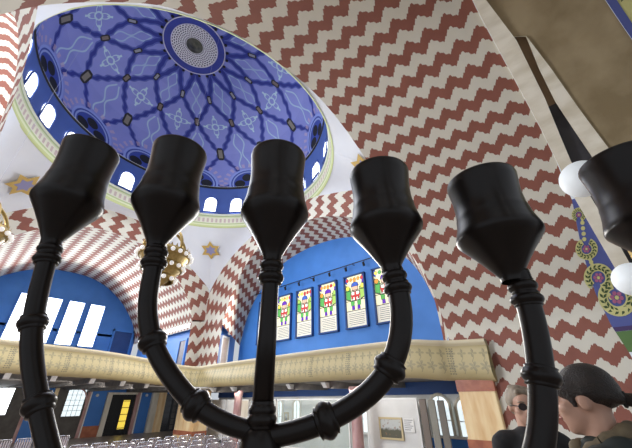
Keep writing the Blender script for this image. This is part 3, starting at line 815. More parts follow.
panelbox('trim_17', 8.5, 8.95, 0, 2.84, M_cream, 'cream stone strip left of the dark glazed door', 'trim', 16.0)
panelbox('trim_18', 8.95, 9.55, 0, 2.84, M_orange, 'orange marble strip left of the dark glazed door', 'trim', 15.98)
panelbox('baseboard_far', 4.38, 5.5, 0, .62, M_redmarble, 'red marble skirting under the blue wall panel', 'skirting', 16.1)
M_leaded = band_mat('frosted_leaded_pane', [(0,(.8,.9,.95))])
def lead_window(n, x0, x1, z0, z1, label, arch=0):
    root = bpy.data.objects.new('window_%d' % n, None); C.objects.link(root); root.location = ((x0+x1)/2, 16.1, z0); structure(root, label, 'window'); w = (x1-x0)/2; h = z1-z0
    boxo('pane', (-w,-.03,0), (w,.0,h), M_daylight2 if arch else M_daylight, root)
    bm = bmesh.new()
    for j in range(1,4): box(bm, (-w+2*w*j/4-.012,-.045,0), (-w+2*w*j/4+.012,-.03,h))
    for j in range(1,5): box(bm, (-w,-.045,h*j/5-.012), (w,-.03,h*j/5+.012))
    bmesh.ops.translate(bm, verts=bm.verts, vec=(0,0,0)); from_bm('glazing_bar', bm, newmat('pale_lead', (.32,.38,.42), .6)[0], root)
    bm = bmesh.new(); box(bm, (-w-.07,-.06,-.06), (-w,.02,h+.05)); box(bm, (w,-.06,-.06), (w+.07,.02,h+.05)); box(bm, (-w-.07,-.09,-.08), (w+.07,.02,0)); from_bm('frame', bm, M_brownpanel, root)
    if arch:
        bm = bmesh.new(); tube(bm, [(w*.2+(w*1.05)*math.sin(PI/2*j/10), -.1, h-.9+.95*math.cos(PI/2*j/10)) for j in range(11)], .05, 8); from_bm('arch_moulding', bm, M_pink, root)
lead_window(50, -1.0, .22, 1.44, 2.8, 'glaring ground floor window at the left picture edge')
lead_window(51, 2.98, 4.0, 1.24, 2.74, 'bluish gridded ground floor window right of the leftmost dark arm', 1)
M_yellow = newmat('amber_lit_glass', (.7,.5,.05), .3, emit=(.85,.62,.08), estr=.9)[0]
def glazed(n, x, w, h, label, lit):
    root = bpy.data.objects.new('door_%d' % n, None); C.objects.link(root); root.location = (x, 16.1, 0); structure(root, label, 'door')
    boxo('door_leaf', (-w,-.04,0), (w,.1,h), M_dark if lit else M_glassdark, root)
    bm = bmesh.new()
    if lit:
        box(bm, (0,-.06,.35), (w*.62,-.045,h-.35))
        from_bm('lit_glass', bm, M_yellow, root)
    else:
        box(bm, (.1,-.06,.1), (w*.75,-.045,h-.1)); from_bm('glass', bm, M_brownpanel, root)
    bm = bmesh.new()
    for j in range(1,6): box(bm, (-w,-.08,h*j/6-.02), (w,-.06,h*j/6+.02))
    box(bm, (-.03,-.08,0), (.03,-.06,h)); box(bm, (w*.62,-.08,0), (w*.7,-.06,h)); from_bm('glazing_bar', bm, M_dark, root)
    if lit:
        bm = bmesh.new(); box(bm, (-w-.3,-.12,0), (-w,.1,h+.14)); box(bm, (-w,-.12,h), (w+.1,.1,h+.14)); from_bm('door_frame', bm, M_cream, root)
glazed(4, 6.45, .8, 2.46, 'dark doorway with amber-lit glass and a cream frame', True)
glazed(5, 10.15, .6, 2.5, 'dark glazed door with a black grid by the orange strip', False)
for x, lab in ((4.75, 'round white wall lamp left of the amber-lit doorway'), (8.1, 'round white wall lamp right of the amber-lit doorway')):
    t = thing('wall_lamp', lab, 'lamp', (x, 16.3, 2.42))
    bm = bmesh.new(); lathe(bm, [(.0,0),(.08,0),(.08,.05),(0,.05)], 14, (0,0,0), (0,-1,0)); from_bm('back_plate', bm, M_white, t)
    bm = bmesh.new(); ball(bm, (0,-.09,0), .10, 14); from_bm('lamp_glass', bm, M_white, t)

# ------------------------------------------------------------------ piers and columns
def pier(name, x0, x1, y0, y1, top, label, bands):
    root = bpy.data.objects.new(name, None); C.objects.link(root); root.location = ((x0+x1)/2, (y0+y1)/2, 0); structure(root, label, 'pier')
    a, b = (x1-x0)/2, (y1-y0)/2
    boxo('shaft', (-a,-b,0), (a,b,top), M_orange, root, .03)
    for z0, z1 in bands: boxo('red_band', (-a-.015,-b-.015,z0), (a+.015,b+.015,z1), M_redmarble, root)
pier('wall_pier_far', 6.3, 7.08, 5.5, 7.45, 2.52, 'orange marble foot of the zigzag pier', [(.5,.7)])
bm = bmesh.new(); lathe(bm, [(.0,0),(.75,.0),(.85,.06),(1.05,.10),(1.1,.18),(0,.2)], 28, (6.75,6.4,2.50)); structure(from_bm('trim_19', bm, M_white, None, True), 'white rounded capital under the gallery corner', 'capital')
pier('wall_pier_near', 6.85, 7.6, -8.8, -7.82, 2.62, 'orange marble pier with red bands below the gallery end', [(2.22,2.62),(.85,1.1)])
structure(boxo('wall_near_side', (6.98,-12.7,0), (7.25,-8.8,.5), M_offwhite), 'low white base of the banded side wall', 'wall')
for y, lab in ((3.1,'pink marble column between the white display frames'),(-4.0,'pink marble column right of the long glazed display frame')):
    bm = bmesh.new(); lathe(bm, [(.30,0),(.30,.18),(.22,.24),(.20,.3),(.185,2.2),(.205,2.28),(.22,2.36),(.22,2.46)], 28, (7.15,y,0)); structure(from_bm('wall_column', bm, M_pink, None, True), lab, 'column')

# ------------------------------------------------------------------ ground floor, right side
structure(boxo('wall_ground_right', (9.2,-9.0,0), (9.4,8.0,2.66), M_offwhite), 'white ground floor wall behind the display frames', 'wall')
structure(boxo('trim_20', (9.12,-7.7,2.18), (9.22,8.0,2.62), M_bluedark), 'dark blue band along the top of the ground floor wall', 'trim')
structure(boxo('baseboard_right', (9.12,-9.0,0), (9.22,-5.6,.85), M_blue), 'blue painted lower band of the ground floor wall', 'skirting')
def arch_window(n, y, w, z0, h, label):
    root = bpy.data.objects.new('window_%d' % n, None); C.objects.link(root); root.location = (9.2, y, z0); root.rotation_euler = (0,0,-PI/2); structure(root, label, 'window')
    arch = [(-w,0)]+[(-w*math.cos(PI*i/14), h+w*1.1*math.sin(PI*i/14)) for i in range(15)]+[(w,0)]
    bm = bmesh.new(); prism(bm, arch, 1, -.09, -.02); from_bm('pane', bm, M_daylight2, root)
    bm = bmesh.new(); tube(bm, [(x*1.06, -.10, z) for x, z in arch], .055, 8); from_bm('surround', bm, M_cream, root)
    bm = bmesh.new(); box(bm, (-.02,-.12,0), (.02,-.09,h+w)); box(bm, (-w,-.12,h*.5), (w,-.09,h*.5+.03)); from_bm('glazing_bar', bm, M_white, root)
    boxo('sill', (-w-.12,-.22,-.08), (w+.12,0,0), M_white, root)
for k, (y, w, z0, h, lab) in enumerate(((-6.25,.34,.95,.85,'arched window left of the orange pier, behind the folded boards'),(-7.12,.30,.95,.80,'arched window just left of the orange pier'),
                                        (-2.9,.26,.9,.85,'bright arched window behind the right end of the glazed frame'),(.95,.24,.7,1.1,'narrow arched window behind the glazed frame'),(2.2,.22,.8,1.0,'narrow arched window behind the central dark stem'))):
    arch_window(60+k, y, w, z0, h, lab)
M_clear = newmat('clear_glass', (.9,.95,.93), .03)[0]
def clear():
    nt = M_clear.node_tree; b = nt.nodes['Principled BSDF']; out = nt.nodes['Material Output']
    tr = nt.nodes.new('ShaderNodeBsdfTransparent'); tr.inputs[0].default_value = (.93,.96,.95,1)
    mx = nt.nodes.new('ShaderNodeMixShader'); mx.inputs[0].default_value = .12
    nt.links.new(tr.outputs[0], mx.inputs[1]); nt.links.new(b.outputs[0], mx.inputs[2]); nt.links.new(mx.outputs[0], out.inputs[0])
clear()
def display(y0, y1, label, fill, x=8.0, top=2.08, rz=0):
    """free-standing frame running along y, facing the nave"""
    t = thing('display_panel', label, 'display panel', (x, (y0+y1)/2, 0)); w = abs(y1-y0)/2
    bm = bmesh.new(); box(bm, (-.03,-w,.0), (.03,-w+.05,top)); box(bm, (-.03,w-.05,0), (.03,w,top)); box(bm, (-.03,-w+.05,top-.05), (.03,w-.05,top)); box(bm, (-.03,-w+.05,.25), (.03,w-.05,.30))
    from_bm('frame', bm, M_white, t)
    boxo('glass_panel' if fill is M_clear else 'board', (-.01,-w+.05,.30), (.01,w-.05,top-.05), fill, t)
    for s in (-1,1): boxo('foot', (-.28,s*(w-.05)-.04,0), (.28,s*(w-.05)+.04,.05), M_white, t)
    return t
display(6.9,5.35,'white display board beside the orange pier foot',M_offwhite)
display(5.25,4.55,'narrow white display board left of the pink column',M_offwhite)
display(4.1,3.3,'narrow cream display board right of the pink column',M_cream)
display(3.2,1.25,'glazed display frame behind the central dark stem',M_clear)
display(1.15,-3.05,'long white-framed glazed display between stem and right arm',M_clear)
display(-3.85,-5.95,'white display board with a framed picture hung on it',M_offwhite)
# framed pictures
def picture(y, z, w, h, x, label, tone):
    t = thing('framed_picture', label, 'picture', (x, y, z), -PI/2)
    bm = bmesh.new(); f = .06
    box(bm, (-w,-.04,-h), (w,0,-h+f)); box(bm, (-w,-.04,h-f), (w,0,h)); box(bm, (-w,-.04,-h+f), (-w+f,0,h-f)); box(bm, (w-f,-.04,-h+f), (w,0,h-f)); from_bm('frame', bm, newmat('gilt_frame', (.55,.45,.26), .45, .3)[0], t)
    m, nt, b = newmat('landscape_print', (.3,.3,.25), .6)
    tc = nt.nodes.new('ShaderNodeTexCoord'); sp = nt.nodes.new('ShaderNodeSeparateXYZ'); nt.links.new(tc.outputs['Object'], sp.inputs[0]); zz = S(nt, sp.outputs[2])
    n = noise(nt, 9, 4); col = mix(nt, ((zz+n*.22-.06)*14.0).min(1).max(0), (.10,.095,.06), (.50,.52,.50)); col = mix(nt, (n-.56)*4.0 if False else n.gt(.6)*.6, col, (.26,.14,.08)); setcol(nt, b, col)
    boxo('print', (-w+f,-.025,-h+f), (w-f,-.005,h-f), m, t)
    return t
picture(-4.86, 1.16, .46, .33, 7.96, 'gilt-framed landscape print on the white display board', 0)
picture(-1.1, 1.35, .20, .22, 9.19, 'small framed picture on the wall behind the glazed display', 1)
picture(1.75, 1.3, .16, .2, 9.19, 'small dark framed picture right of the central dark stem', 2)
cd = thing('caption_card', 'white caption card with grey lines beside the framed print', 'caption card', (7.965,-5.55,1.28), -PI/2)
boxo('card', (-.2,-.012,-.2), (.2,0,.2), M_white, cd)
bm = bmesh.new()
for j in range(6): box(bm, (-.16,-.016,.13-.055*j), (.16-.05*(j % 3),-.012,.15-.055*j))
from_bm('text_line', bm, M_textgrey, cd)
# folded partition boards, edge on
for k, (y, c, lab) in enumerate(((-6.12,(.20,.165,.14),'brown folded partition board nearest the white display board'),(-6.38,(.30,.29,.25),'middle grey-beige folded partition board'),(-6.64,(.22,.205,.18),'folded partition board nearest the arched windows'))):
    t = thing('partition_board', lab, 'partition board', (8.05+.12*k, y, 0), math.radians(12))
    boxo('board', (-.05,-.11,.04), (.05,.11,2.04-.02*k), noisy('partition_%d' % k, c, tuple(q*1.25 for q in c), 3, .6, 0, (1,1,.2)), t, .015)
    bm = bmesh.new(); box(bm, (-.055,-.115,0), (.055,.115,.05)); from_bm('base_rail', bm, M_dark, t)

# ------------------------------------------------------------------ chairs in the nave
M_chair = noisy('lilac_grey_chair_wood', (.30,.25,.28), (.50,.45,.48), 6, .4)
M_steel = newmat('chrome_tube', (.65,.66,.70), .22, .9)[0]
def chair0():
    t = thing('slat_back_chair', 'lilac-grey slat-backed chair in the rows under the dome', 'chair', (0,0,0), 0, 'rows of slat-backed chairs')
    bm = bmesh.new(); box(bm, (-.22,-.22,.43), (.22,.22,.46), 0, .01); from_bm('seat', bm, M_chair, t)
    bm = bmesh.new()
    for k in range(6): box(bm, (-.19+.068*k,.20,.50), (-.155+.068*k,.225,.90))
    from_bm('back_slats', bm, M_chair, t)
    bm = bmesh.new(); tube(bm, [(-.22,.21,.46),(-.225,.225,.88),(-.20,.23,.93),(.20,.23,.93),(.225,.225,.88),(.22,.21,.46)], .016, 8); from_bm('back_frame', bm, M_steel, t)
    for x in (-.2,.2):
        for y in (-.2,.2):
            bm = bmesh.new(); tube(bm, [(x,y,.43),(x*1.08,y*1.1,0)], .016, 8); from_bm('leg', bm, M_steel, t)
    return t
ch = chair0(); first = True
for r, y in enumerate((-1.3,-.2,.8,1.7,5.6)):
    for k in range(15):
        x = -2.6+.57*k+.1*(r % 2)
        if x > (4.6 if r < 4 else 1.3): continue
        if first: ch.location = (x, y, 0); ch.rotation_euler = (0,0,PI); first = False
        else: dup(ch, (x, y, 0), PI+random.uniform(-.05,.05))
# ------------------------------------------------------------------ chandeliers
def chandelier(loc, label, first=None):
    if first is not None:
        return dup(first, loc, .3, label)
    t = thing('chandelier', label, 'chandelier', loc)
    R = .72
    def hoop(bm, r, z, h, th=.03):
        lathe(bm, [(r,z-h),(r+th,z-h),(r+th+.015,z-h/2),(r+th,z),(r,z),(r,z-h)], 40)
    for r, z in ((R,.12),(.56,-.28),(.38,-.64)):
        bm = bmesh.new(); hoop(bm, r, z, .20)
        if r == R:
            for k in range(32):
                a = 2*PI*k/32
                prev = None; w = .05
                p = [(r+.02, z, a-w), (r+.02, z, a+w), (r+.02, z+.11, a)]
                bm.faces.new([bm.verts.new((q*math.cos(b_), q*math.sin(b_), zz)) for q, zz, b_ in p])
        rim = from_bm('ring_tier', bm, M_brass, t, True)
    bm = bmesh.new(); lathe(bm, [(0,-1.0),(.1,-.96),(.2,-.86),(.36,-.70),(.40,-.66)], 32); from_bm('bowl', bm, M_brass, t, True)
    for r0, z0, r1, z1 in ((R,-.06,.58,-.30),(.56,-.46,.40,-.66)):
        bm = bmesh.new(); lathe(bm, [(r0,z0),(r1,z1)], 40); from_bm('basket', bm, M_brass, t, True)
    for k in range(4):
        a = PI*k/4+.2
        if k % 2 == 0:
            bm = bmesh.new(); tube(bm, [((R+.02)*math.cos(a)*math.cos(PI*j/24), (R+.02)*math.sin(a)*math.cos(PI*j/24), .1+.80*math.sin(PI*j/24)) for j in range(25)], .045, 10); from_bm('hoop_arm', bm, M_brass, t)
    for r, z, n in ((R+.08,-.02,22),(.64,-.40,16),(.46,-.78,11)):
        for k in range(n):
            a = 2*PI*k/n
            bm = bmesh.new(); ball(bm, (r*math.cos(a), r*math.sin(a), z), .066, 12); b_ = from_bm('bulb', bm, M_bulb, t)
    bm = bmesh.new(); tube(bm, [(0,0,.85),(0,0,18.2-loc[2])], .003, 6); from_bm('cord', bm, newmat('pale_cord', (.42,.44,.58), .7)[0], t)
    return t
chd = chandelier((.18,-2.0,6.05), 'crown-shaped brass chandelier with white bulbs behind the second candle cup')
chandelier((-4.07,-.25,6.0), 'brass chandelier cut off by the left picture edge', chd)

# ------------------------------------------------------------------ twin globe lamp by the ark
gl = thing('globe_lamp', 'standing brass lamp with two white globes behind the rightmost candle cup', 'lamp', (.55,-11.93,.45))
g1 = Vector((-.56+.0, .16, 3.12)); 
GL = [Vector((.175,-11.865,3.925))-Vector(gl.location), Vector((.767,-11.856,3.127))-Vector(gl.location)]
GL[1] = Vector((.20,.03,2.60))
bm = bmesh.new(); lathe(bm, [(0,0),(.22,0),(.22,.04),(.06,.09),(.035,.16),(.03,2.6),(.03,3.5),(0,3.55)], 24, (.75,-.12,0)); from_bm('pole', bm, M_brass, gl, True)
for g, r in ((GL[0], .178), (GL[1], .155)):
    bm = bmesh.new(); tube(bm, [(.75,-.12,g.z),Vector((.75,-.12,g.z)).lerp(g, .5), g.lerp(Vector((.75,-.12,g.z)), .16/(g-Vector((.75,-.12,g.z))).length)], .016, 10); from_bm('arm', bm, M_brass, gl)
    bm = bmesh.new(); lathe(bm, [(0,-r-.04),(.05,-r-.04),(.06,-r+.02),(0,-r+.03)], 18, g, g-Vector((.75,-.12,g.z))); from_bm('globe_holder', bm, M_brass, gl, True)
    bm = bmesh.new(); ball(bm, g, r, 32); from_bm('glass_globe', bm, M_globe, gl)

# ------------------------------------------------------------------ the branched candle holder
MC = Vector((-2.995,-11.125,0)); MD = Vector((.5946,-.8040,0))
men = thing('menorah', 'large dark turned seven-branched candle holder in the foreground', 'candle holder', (MC.x, MC.y, .45))
def mp(s, z): return MD*s+Vector((0,0,z-.45))
def cup(s, zr, H, k):
    D = k; f = H/.272
    pr = [(.0,-.06*f),(.050*D,-.06*f),(.0565*D,-.004),(.0575*D,.0),(.0605*D,.0),(.0615*D,-.004),(.0600*D,-.022*f),(.0575*D,-.05*f),(.0572*D,-.075*f),(.0585*D,-.102*f),(.0600*D,-.108*f),(.0602*D,-.114*f),(.0625*D,-.132*f),(.0665*D,-.150*f),(.0690*D,-.163*f),(.0680*D,-.170*f),(.0600*D,-.184*f),(.0485*D,-.203*f),(.0360*D,-.226*f),(.0250*D,-.248*f),(.0185*D,-.262*f),(.0170*D,-.272*f),(.0175*D,-.276*f)]
    bm = bmesh.new(); lathe(bm, pr, 48, mp(s, zr)); return from_bm('candle_cup', bm, M_menorah, men, True)
def knob(p, d, r, parent, L=.011):
    bm = bmesh.new(); pr = [(r*.6,-L*1.5),(r*.85,-L*1.2)]+[(r*(.80+.2*math.cos(PI*i/8-PI/2)), L*(-1+2*i/8)) for i in range(9)]+[(r*.85,L*1.2),(r*.6,L*1.5)]
    lathe(bm, pr, 28, p, d); return from_bm('knob', bm, M_menorah, parent, True)
CUPS = {-3:(-.86,2.68,.268,1.0), -2:(-.480,2.648,.260,1.0), -1:(-.242,2.620,.252,1.0), 0:(0,2.580,.252,1.0), 1:(.219,2.512,.214,1.0), 2:(.418,2.476,.205,1.04), 3:(.690,2.505,.235,1.06)}
for i, (s, zr, H, k) in CUPS.items(): cup(s, zr, H, k)
# branches: quarter bows from the shaft up to each cup
BR = {-1:[(0,2.056),(-.04,2.063),(-.089,2.080),(-.131,2.109),(-.173,2.15),(-.203,2.187),(-.221,2.228),(-.230,2.262),(-.233,2.30),(-.238,2.37)],
      1:[(0,2.05),(.05,2.056),(.10,2.071),(.164,2.101),(.20,2.140),(.218,2.178),(.226,2.214),(.227,2.245),(.225,2.272),(.219,2.31)],
      -2:[(0,1.83),(-.10,1.85),(-.20,1.90),(-.285,1.985),(-.332,2.044),(-.378,2.106),(-.404,2.147),(-.428,2.187),(-.444,2.228),(-.459,2.289),(-.468,2.34),(-.478,2.40)],
      2:[(0,1.83),(.10,1.845),(.20,1.885),(.30,1.945),(.365,2.01),(.395,2.06),(.414,2.124),(.427,2.19),(.431,2.235),(.429,2.285)],
      -3:[(0,1.60),(-.2,1.63),(-.4,1.74),(-.56,1.92),(-.74,2.1),(-.83,2.28),(-.858,2.42)],
      3:[(0,1.60),(.2,1.625),(.38,1.72),(.54,1.88),(.635,2.04),(.68,2.18),(.692,2.28)]}
KN = {-1:[.27,.556],1:[.222,.45],-2:[.4545,.727],2:[.667],-3:[.4,.7],3:[.4,.7]}
for i, pts in BR.items():
    cur = catmull([mp(s, z) for s, z in pts], 8); n = len(cur)
    for _ in range(60): cur = [cur[0]]+[cur[q]*.5+(cur[q-1]+cur[q+1])*.25 for q in range(1, n-1)]+[cur[-1]]
    rad = .0165 if i < 0 else .0182
    bm = bmesh.new(); tube(bm, cur, [rad*(.80+.20*min(1, 1.6*q/n)) for q in range(n)], 20); arm = from_bm('arm', bm, M_menorah, men, True)
    for f in KN[i]:
        if f == 0: continue
        j = int(f*(n-1)); knob(cur[j], (cur[j+1]-cur[j-1]), rad*1.42, arm, .0105)
    s, zr, H, k = CUPS[i]; zn = zr-H
    for dz, r in ((-.012,.0225),(-.034,.0245)):
        # twin collars under the cup follow the branch
        tgt = zn+dz; j = min(range(n), key=lambda q: abs(cur[q].z-(tgt-.45)) + (0 if q > n*.6 else 9))
        knob(Vector((cur[j].x, cur[j].y, tgt-.45)), (cur[min(j+1, n-1)]-cur[j-1]), r, arm, .0085)
# shaft, hub and foot
bm = bmesh.new(); tube(bm, [mp(0, 2.33), mp(0, 2.30), mp(0, 2.2), mp(0, 2.07)], [.0140,.0145,.0155,.0165], 24); shaft = from_bm('stem', bm, M_menorah, men, True)
for z, r in ((2.316,.0225),(2.293,.0240),(2.085,.0205),(2.073,.0225)): knob(mp(0, z), (0,0,1), r, shaft, .009)
bm = bmesh.new(); lathe(bm, [(0,-.006),(.016,-.006),(.022,-.012),(.029,-.026),(.0315,-.042),(.029,-.062),(.022,-.085),(.020,-.13),(.026,-.16),(.045,-.20),(.05,-.23),(.045,-.26),(.028,-.30),(.026,-.42),(.048,-.46),(.05,-.48),(.03,-.53),(.028,-1.2),(.06,-1.28),(.05,-1.34),(.12,-1.45),(.24,-1.52),(.28,-1.56),(.28,-1.6205),(0,-1.6205)], 40, mp(0, 2.071)); from_bm('base', bm, M_menorah, men, True)

# ------------------------------------------------------------------ people
def skinmesh(parts, vox, name, mat, parent, smooth_it=8):
    """capsules/ellipsoids fused into one continuous surface"""
    bm = bmesh.new()
    for p in parts:
        if p[0] == 'e':
            _, c, r, rot = (p+(None,))[:4]
            b2 = bmesh.new(); bmesh.ops.create_uvsphere(b2, u_segments=24, v_segments=16, radius=1)
            M = Matrix.Translation(Vector(c)) @ (rot.to_4x4() if rot else Matrix.Identity(4)) @ Matrix.Diagonal((*r, 1))
            bmesh.ops.transform(b2, matrix=M, verts=b2.verts); me = bpy.data.meshes.new('t'); b2.to_mesh(me); b2.free(); bm.from_mesh(me); bpy.data.meshes.remove(me)
        else:
            _, a, b, ra, rb = p; a, b = Vector(a), Vector(b); n = 8
            for j in range(n+1): 
                t = j/n; bmesh.ops.create_uvsphere(bm, u_segments=12, v_segments=8, radius=ra+(rb-ra)*t, matrix=Matrix.Translation(a.lerp(b, t)))
    me = bpy.data.meshes.new(name); bm.to_mesh(me); bm.free()
    o = bpy.data.objects.new(name, me); C.objects.link(o)
    m = o.modifiers.new('r', 'REMESH'); m.mode = 'VOXEL'; m.voxel_size = vox
    s = o.modifiers.new('s', 'SMOOTH'); s.iterations = smooth_it; s.factor = .5
    dg = bpy.context.evaluated_depsgraph_get(); me2 = bpy.data.meshes.new_from_object(o.evaluated_get(dg))
    bpy.data.objects.remove(o); me2.name = name
    me2.materials.clear()
    return link_mesh(name, me2, mat, parent, True)
M_skin = noisy('skin', (.50,.29,.21), (.58,.35,.26), 9, .5)
M_hair = noisy('dark_brown_hair', (.006,.004,.003), (.022,.012,.008), 22, .40, 0, (3,.35,3), .3, .7, .5)
M_hairgrey = noisy('grey_blond_hair', (.17,.13,.09), (.38,.32,.25), 16, .6, 0, (1,1,.3))
M_jacket = noisy('dark_green_jacket', (.012,.018,.017), (.022,.030,.028), 8, .75)
M_scarf = noisy('olive_brown_scarf', (.11,.085,.05), (.18,.14,.085), 20, .8)
M_pants = newmat('dark_trousers', (.02,.02,.028), .8)[0]; M_black = noisy('black_cloth', (.008,.008,.009), (.016,.016,.018), 8, .8); M_shoe = newmat('black_leather', (.01,.01,.01), .4)[0]
M_eye = newmat('eye_white', (.6,.58,.55), .2)[0]; M_lip = newmat('lips', (.34,.12,.10), .5)[0]; M_frame = newmat('spectacle_frame', (.012,.008,.008), .3)[0]; M_lens = newmat('tinted_lens', (.03,.018,.02), .08)[0]
def person(loc, face_dir, H, label, hair, top, style, pitch=0):
    root = thing('person', label, 'person', loc, math.atan2(face_dir[1], face_dir[0])+PI/2)   # local -Y is the facing side
    k = H/1.70
    hc = Vector((0,-.02,1.59))
    Rm = Matrix.Rotation(pitch, 3, 'X')
    def hd(x, y, z): return hc+Rm @ Vector((x, y, z))
    rot = Rm
    P = [('e', hd(0,.018,.03), (.073,.095,.088), rot), ('e', hd(0,-.035,-.045), (.058,.062,.072), rot), ('e', hd(0,-.062,-.092), (.030,.030,.024), rot),
         ('e', hd(0,-.080,.035), (.050,.022,.040), rot), ('c', hd(0,-.092,.012), hd(0,-.114,-.022), .0085, .013), ('e', hd(0,-.100,-.026), (.017,.012,.009), rot),
         ('e', hd(0,-.087,-.055), (.024,.014,.012), rot), ('e', hd(.045,-.06,-.022), (.022,.026,.024), rot), ('e', hd(-.045,-.06,-.022), (.022,.026,.024), rot),
         ('e', hd(.073,.015,-.010), (.012,.021,.033), rot), ('e', hd(-.073,.015,-.010), (.012,.021,.033), rot),
         ('c', (0,.005,1.38), hd(0,.025,-.05), .056, .052),
         ('e', (0,.0,1.22), (.165,.105,.20)), ('e', (0,0,1.02), (.145,.10,.18)), ('e', (0,.01,.90), (.165,.115,.13)),
         ('c', (-.15,0,1.385), (.15,0,1.385), .052, .052), ('c', (0,.0,1.36), (0,.0,1.0), .10, .10)]
    Cl, Tr = [], []
    for s in (-1,1):
        sh, el, wr = (s*.185,0,1.37), (s*.225,.03,1.09), (s*.20,-.10,.86)
        P += [('c', sh, el, .048, .038), ('c', el, wr, .037, .026), ('e', (s*.195,-.125,.80), (.018,.040,.048))]
        for f_, (dx, L) in enumerate(((-.014,.075),(-.005,.085),(.005,.08),(.014,.062))):
            b0 = Vector((s*.193,-.13+dx*1.6,.765)); b1 = b0+Vector((0,-.008,-L*.55)); b2 = b1+Vector((-s*.010,.004,-L*.45)); P += [('c', b0, b1, .0088, .008), ('c', b1, b2, .008, .007)]
        P += [('c', (s*.188,-.155,.81), (s*.182,-.185,.775), .011, .009), ('c', (s*.182,-.185,.775), (s*.178,-.188,.745), .009, .0078)]
        P += [('c', (s*.085,.0,.88), (s*.095,.0,.50), .085, .056), ('c', (s*.095,0,.50), (s*.10,.03,.09), .055, .036), ('c', (s*.10,.04,.05), (s*.115,-.13,.03), .035, .028)]
        Cl += [('c', sh, el, .064, .055), ('c', el, wr, .053, .042)]
        Tr += [('c', (s*.085,0,.90), (s*.095,0,.50), .105, .075), ('c', (s*.095,0,.50), (s*.10,.03,.10), .075, .058)]
    if style == 'woman': Cl += [('c', (-.09,.06,1.425), (.09,.06,1.425), .058, .058)]
    body = skinmesh([tuple(p) for p in P], .009, 'body', M_skin, root, 4)
    Cl += [('e', (0,.0,1.22), (.190,.128,.215)), ('e', (0,0,1.02), (.172,.124,.19)), ('e', (0,.01,.90), (.185,.135,.13)), ('c', (-.155,.003,1.385), (.155,.003,1.385), .068, .068), ('c', (0,.0,1.37), (0,0,1.0), .115, .115)]
    skinmesh(Cl, .014, 'jacket' if style == 'woman' else 'shirt', top, root, 6)
    skinmesh(Tr+[('e', (0,.01,.90), (.178,.128,.10))], .016, 'trousers', M_pants, root, 5)
    for s in (-1,1): skinmesh([('c', (s*.10,.045,.045), (s*.115,-.14,.035), .045, .040)], .01, 'shoe', M_shoe, root, 3)
    # eyes, brows and mouth
    for s in (-1,1):
        bm = bmesh.new(); ball(bm, hd(s*.031,-.083,.008), .0125, 14); e = from_bm('eye', bm, M_eye, root)
        bm = bmesh.new(); ball(bm, hd(s*.031,-.0935,.008), .0055, 10); from_bm('iris', bm, M_frame, e)
        bm = bmesh.new(); tube(bm, [hd(s*.014,-.100,.028), hd(s*.032,-.100,.033), hd(s*.050,-.086,.028)], .0038, 8); from_bm('eyebrow', bm, hair, root)
    bm = bmesh.new(); tube(bm, [hd(-.024,-.091,-.055), hd(-.010,-.1005,-.053), hd(0,-.101,-.055), hd(.010,-.1005,-.053), hd(.024,-.091,-.055)], [.003,.0055,.005,.0055,.003], 8); from_bm('lips', bm, M_lip, root)
    # hair
    if style == 'woman':
        skinmesh([('c', hd(.064,-.030,.035), hd(.069,-.016,-.018), .017, .009), ('c', hd(-.064,-.030,.035), hd(-.069,-.016,-.018), .017, .009), ('e', hd(0,.036,.046), (.083,.098,.087), rot), ('e', hd(0,.074,.028), (.068,.064,.066), rot), ('e', hd(.055,-.012,.045), (.028,.060,.045), rot), ('e', hd(-.055,-.012,.045), (.028,.060,.045), rot),
                  ('c', hd(0,-.062,.088), hd(.066,.01,.02), .016, .016), ('c', hd(0,-.062,.088), hd(-.066,.01,.02), .016, .016),
                  ('c', hd(.068,.030,.03), hd(.03,.118,-.005), .020, .024), ('c', hd(-.068,.030,.03), hd(-.03,.118,-.005), .020, .024)], .007, 'hair', hair, root, 3)
        skinmesh([('c', hd(0,.125,-.010), hd(0,.185,-.025), .022, .028), ('c', hd(0,.185,-.025), hd(0,.21,-.13), .028, .025), ('c', hd(0,.21,-.13), hd(0,.20,-.25), .025, .010)], .006, 'ponytail', hair, root, 3)
        bm = bmesh.new(); p = hd(0,.130,-.012); lathe(bm, [(.018,-.008),(.028,-.004),(.029,.004),(.018,.008)], 18, p, hd(0,.185,-.025)-p); from_bm('hair_band', bm, M_black, root, True)
        sc = [(.072*math.cos(2*PI*j/24), .012+.080*math.sin(2*PI*j/24), 1.452+.045*math.sin(2*PI*j/24)) for j in range(25)]
        bm = bmesh.new(); tube(bm, sc, [.026+.004*math.sin(j*2.1) for j in range(25)], 12, False); from_bm('scarf', bm, M_scarf, root, True)
        skinmesh([('c', (.03,-.085,1.43), (.045,-.135,1.22), .030, .024), ('c', (-.03,-.085,1.43), (-.045,-.130,1.26), .030, .024)], .008, 'scarf_end', M_scarf, root, 3)
    else:
        skinmesh([('e', hd(0,.030,.052), (.082,.096,.078), rot), ('e', hd(0,.070,.0), (.068,.060,.075), rot), ('e', hd(.066,.018,.03), (.022,.048,.045), rot), ('e', hd(-.066,.018,.03), (.022,.048,.045), rot),
                  ('c', hd(-.03,-.062,.090), hd(.04,-.055,.085), .018, .018), ('c', hd(.05,.0,.10), hd(-.04,.02,.112), .02, .02)], .007, 'hair', hair, root, 2)
        g = bpy.data.objects.new('glasses', None); C.objects.link(g); g.parent = root
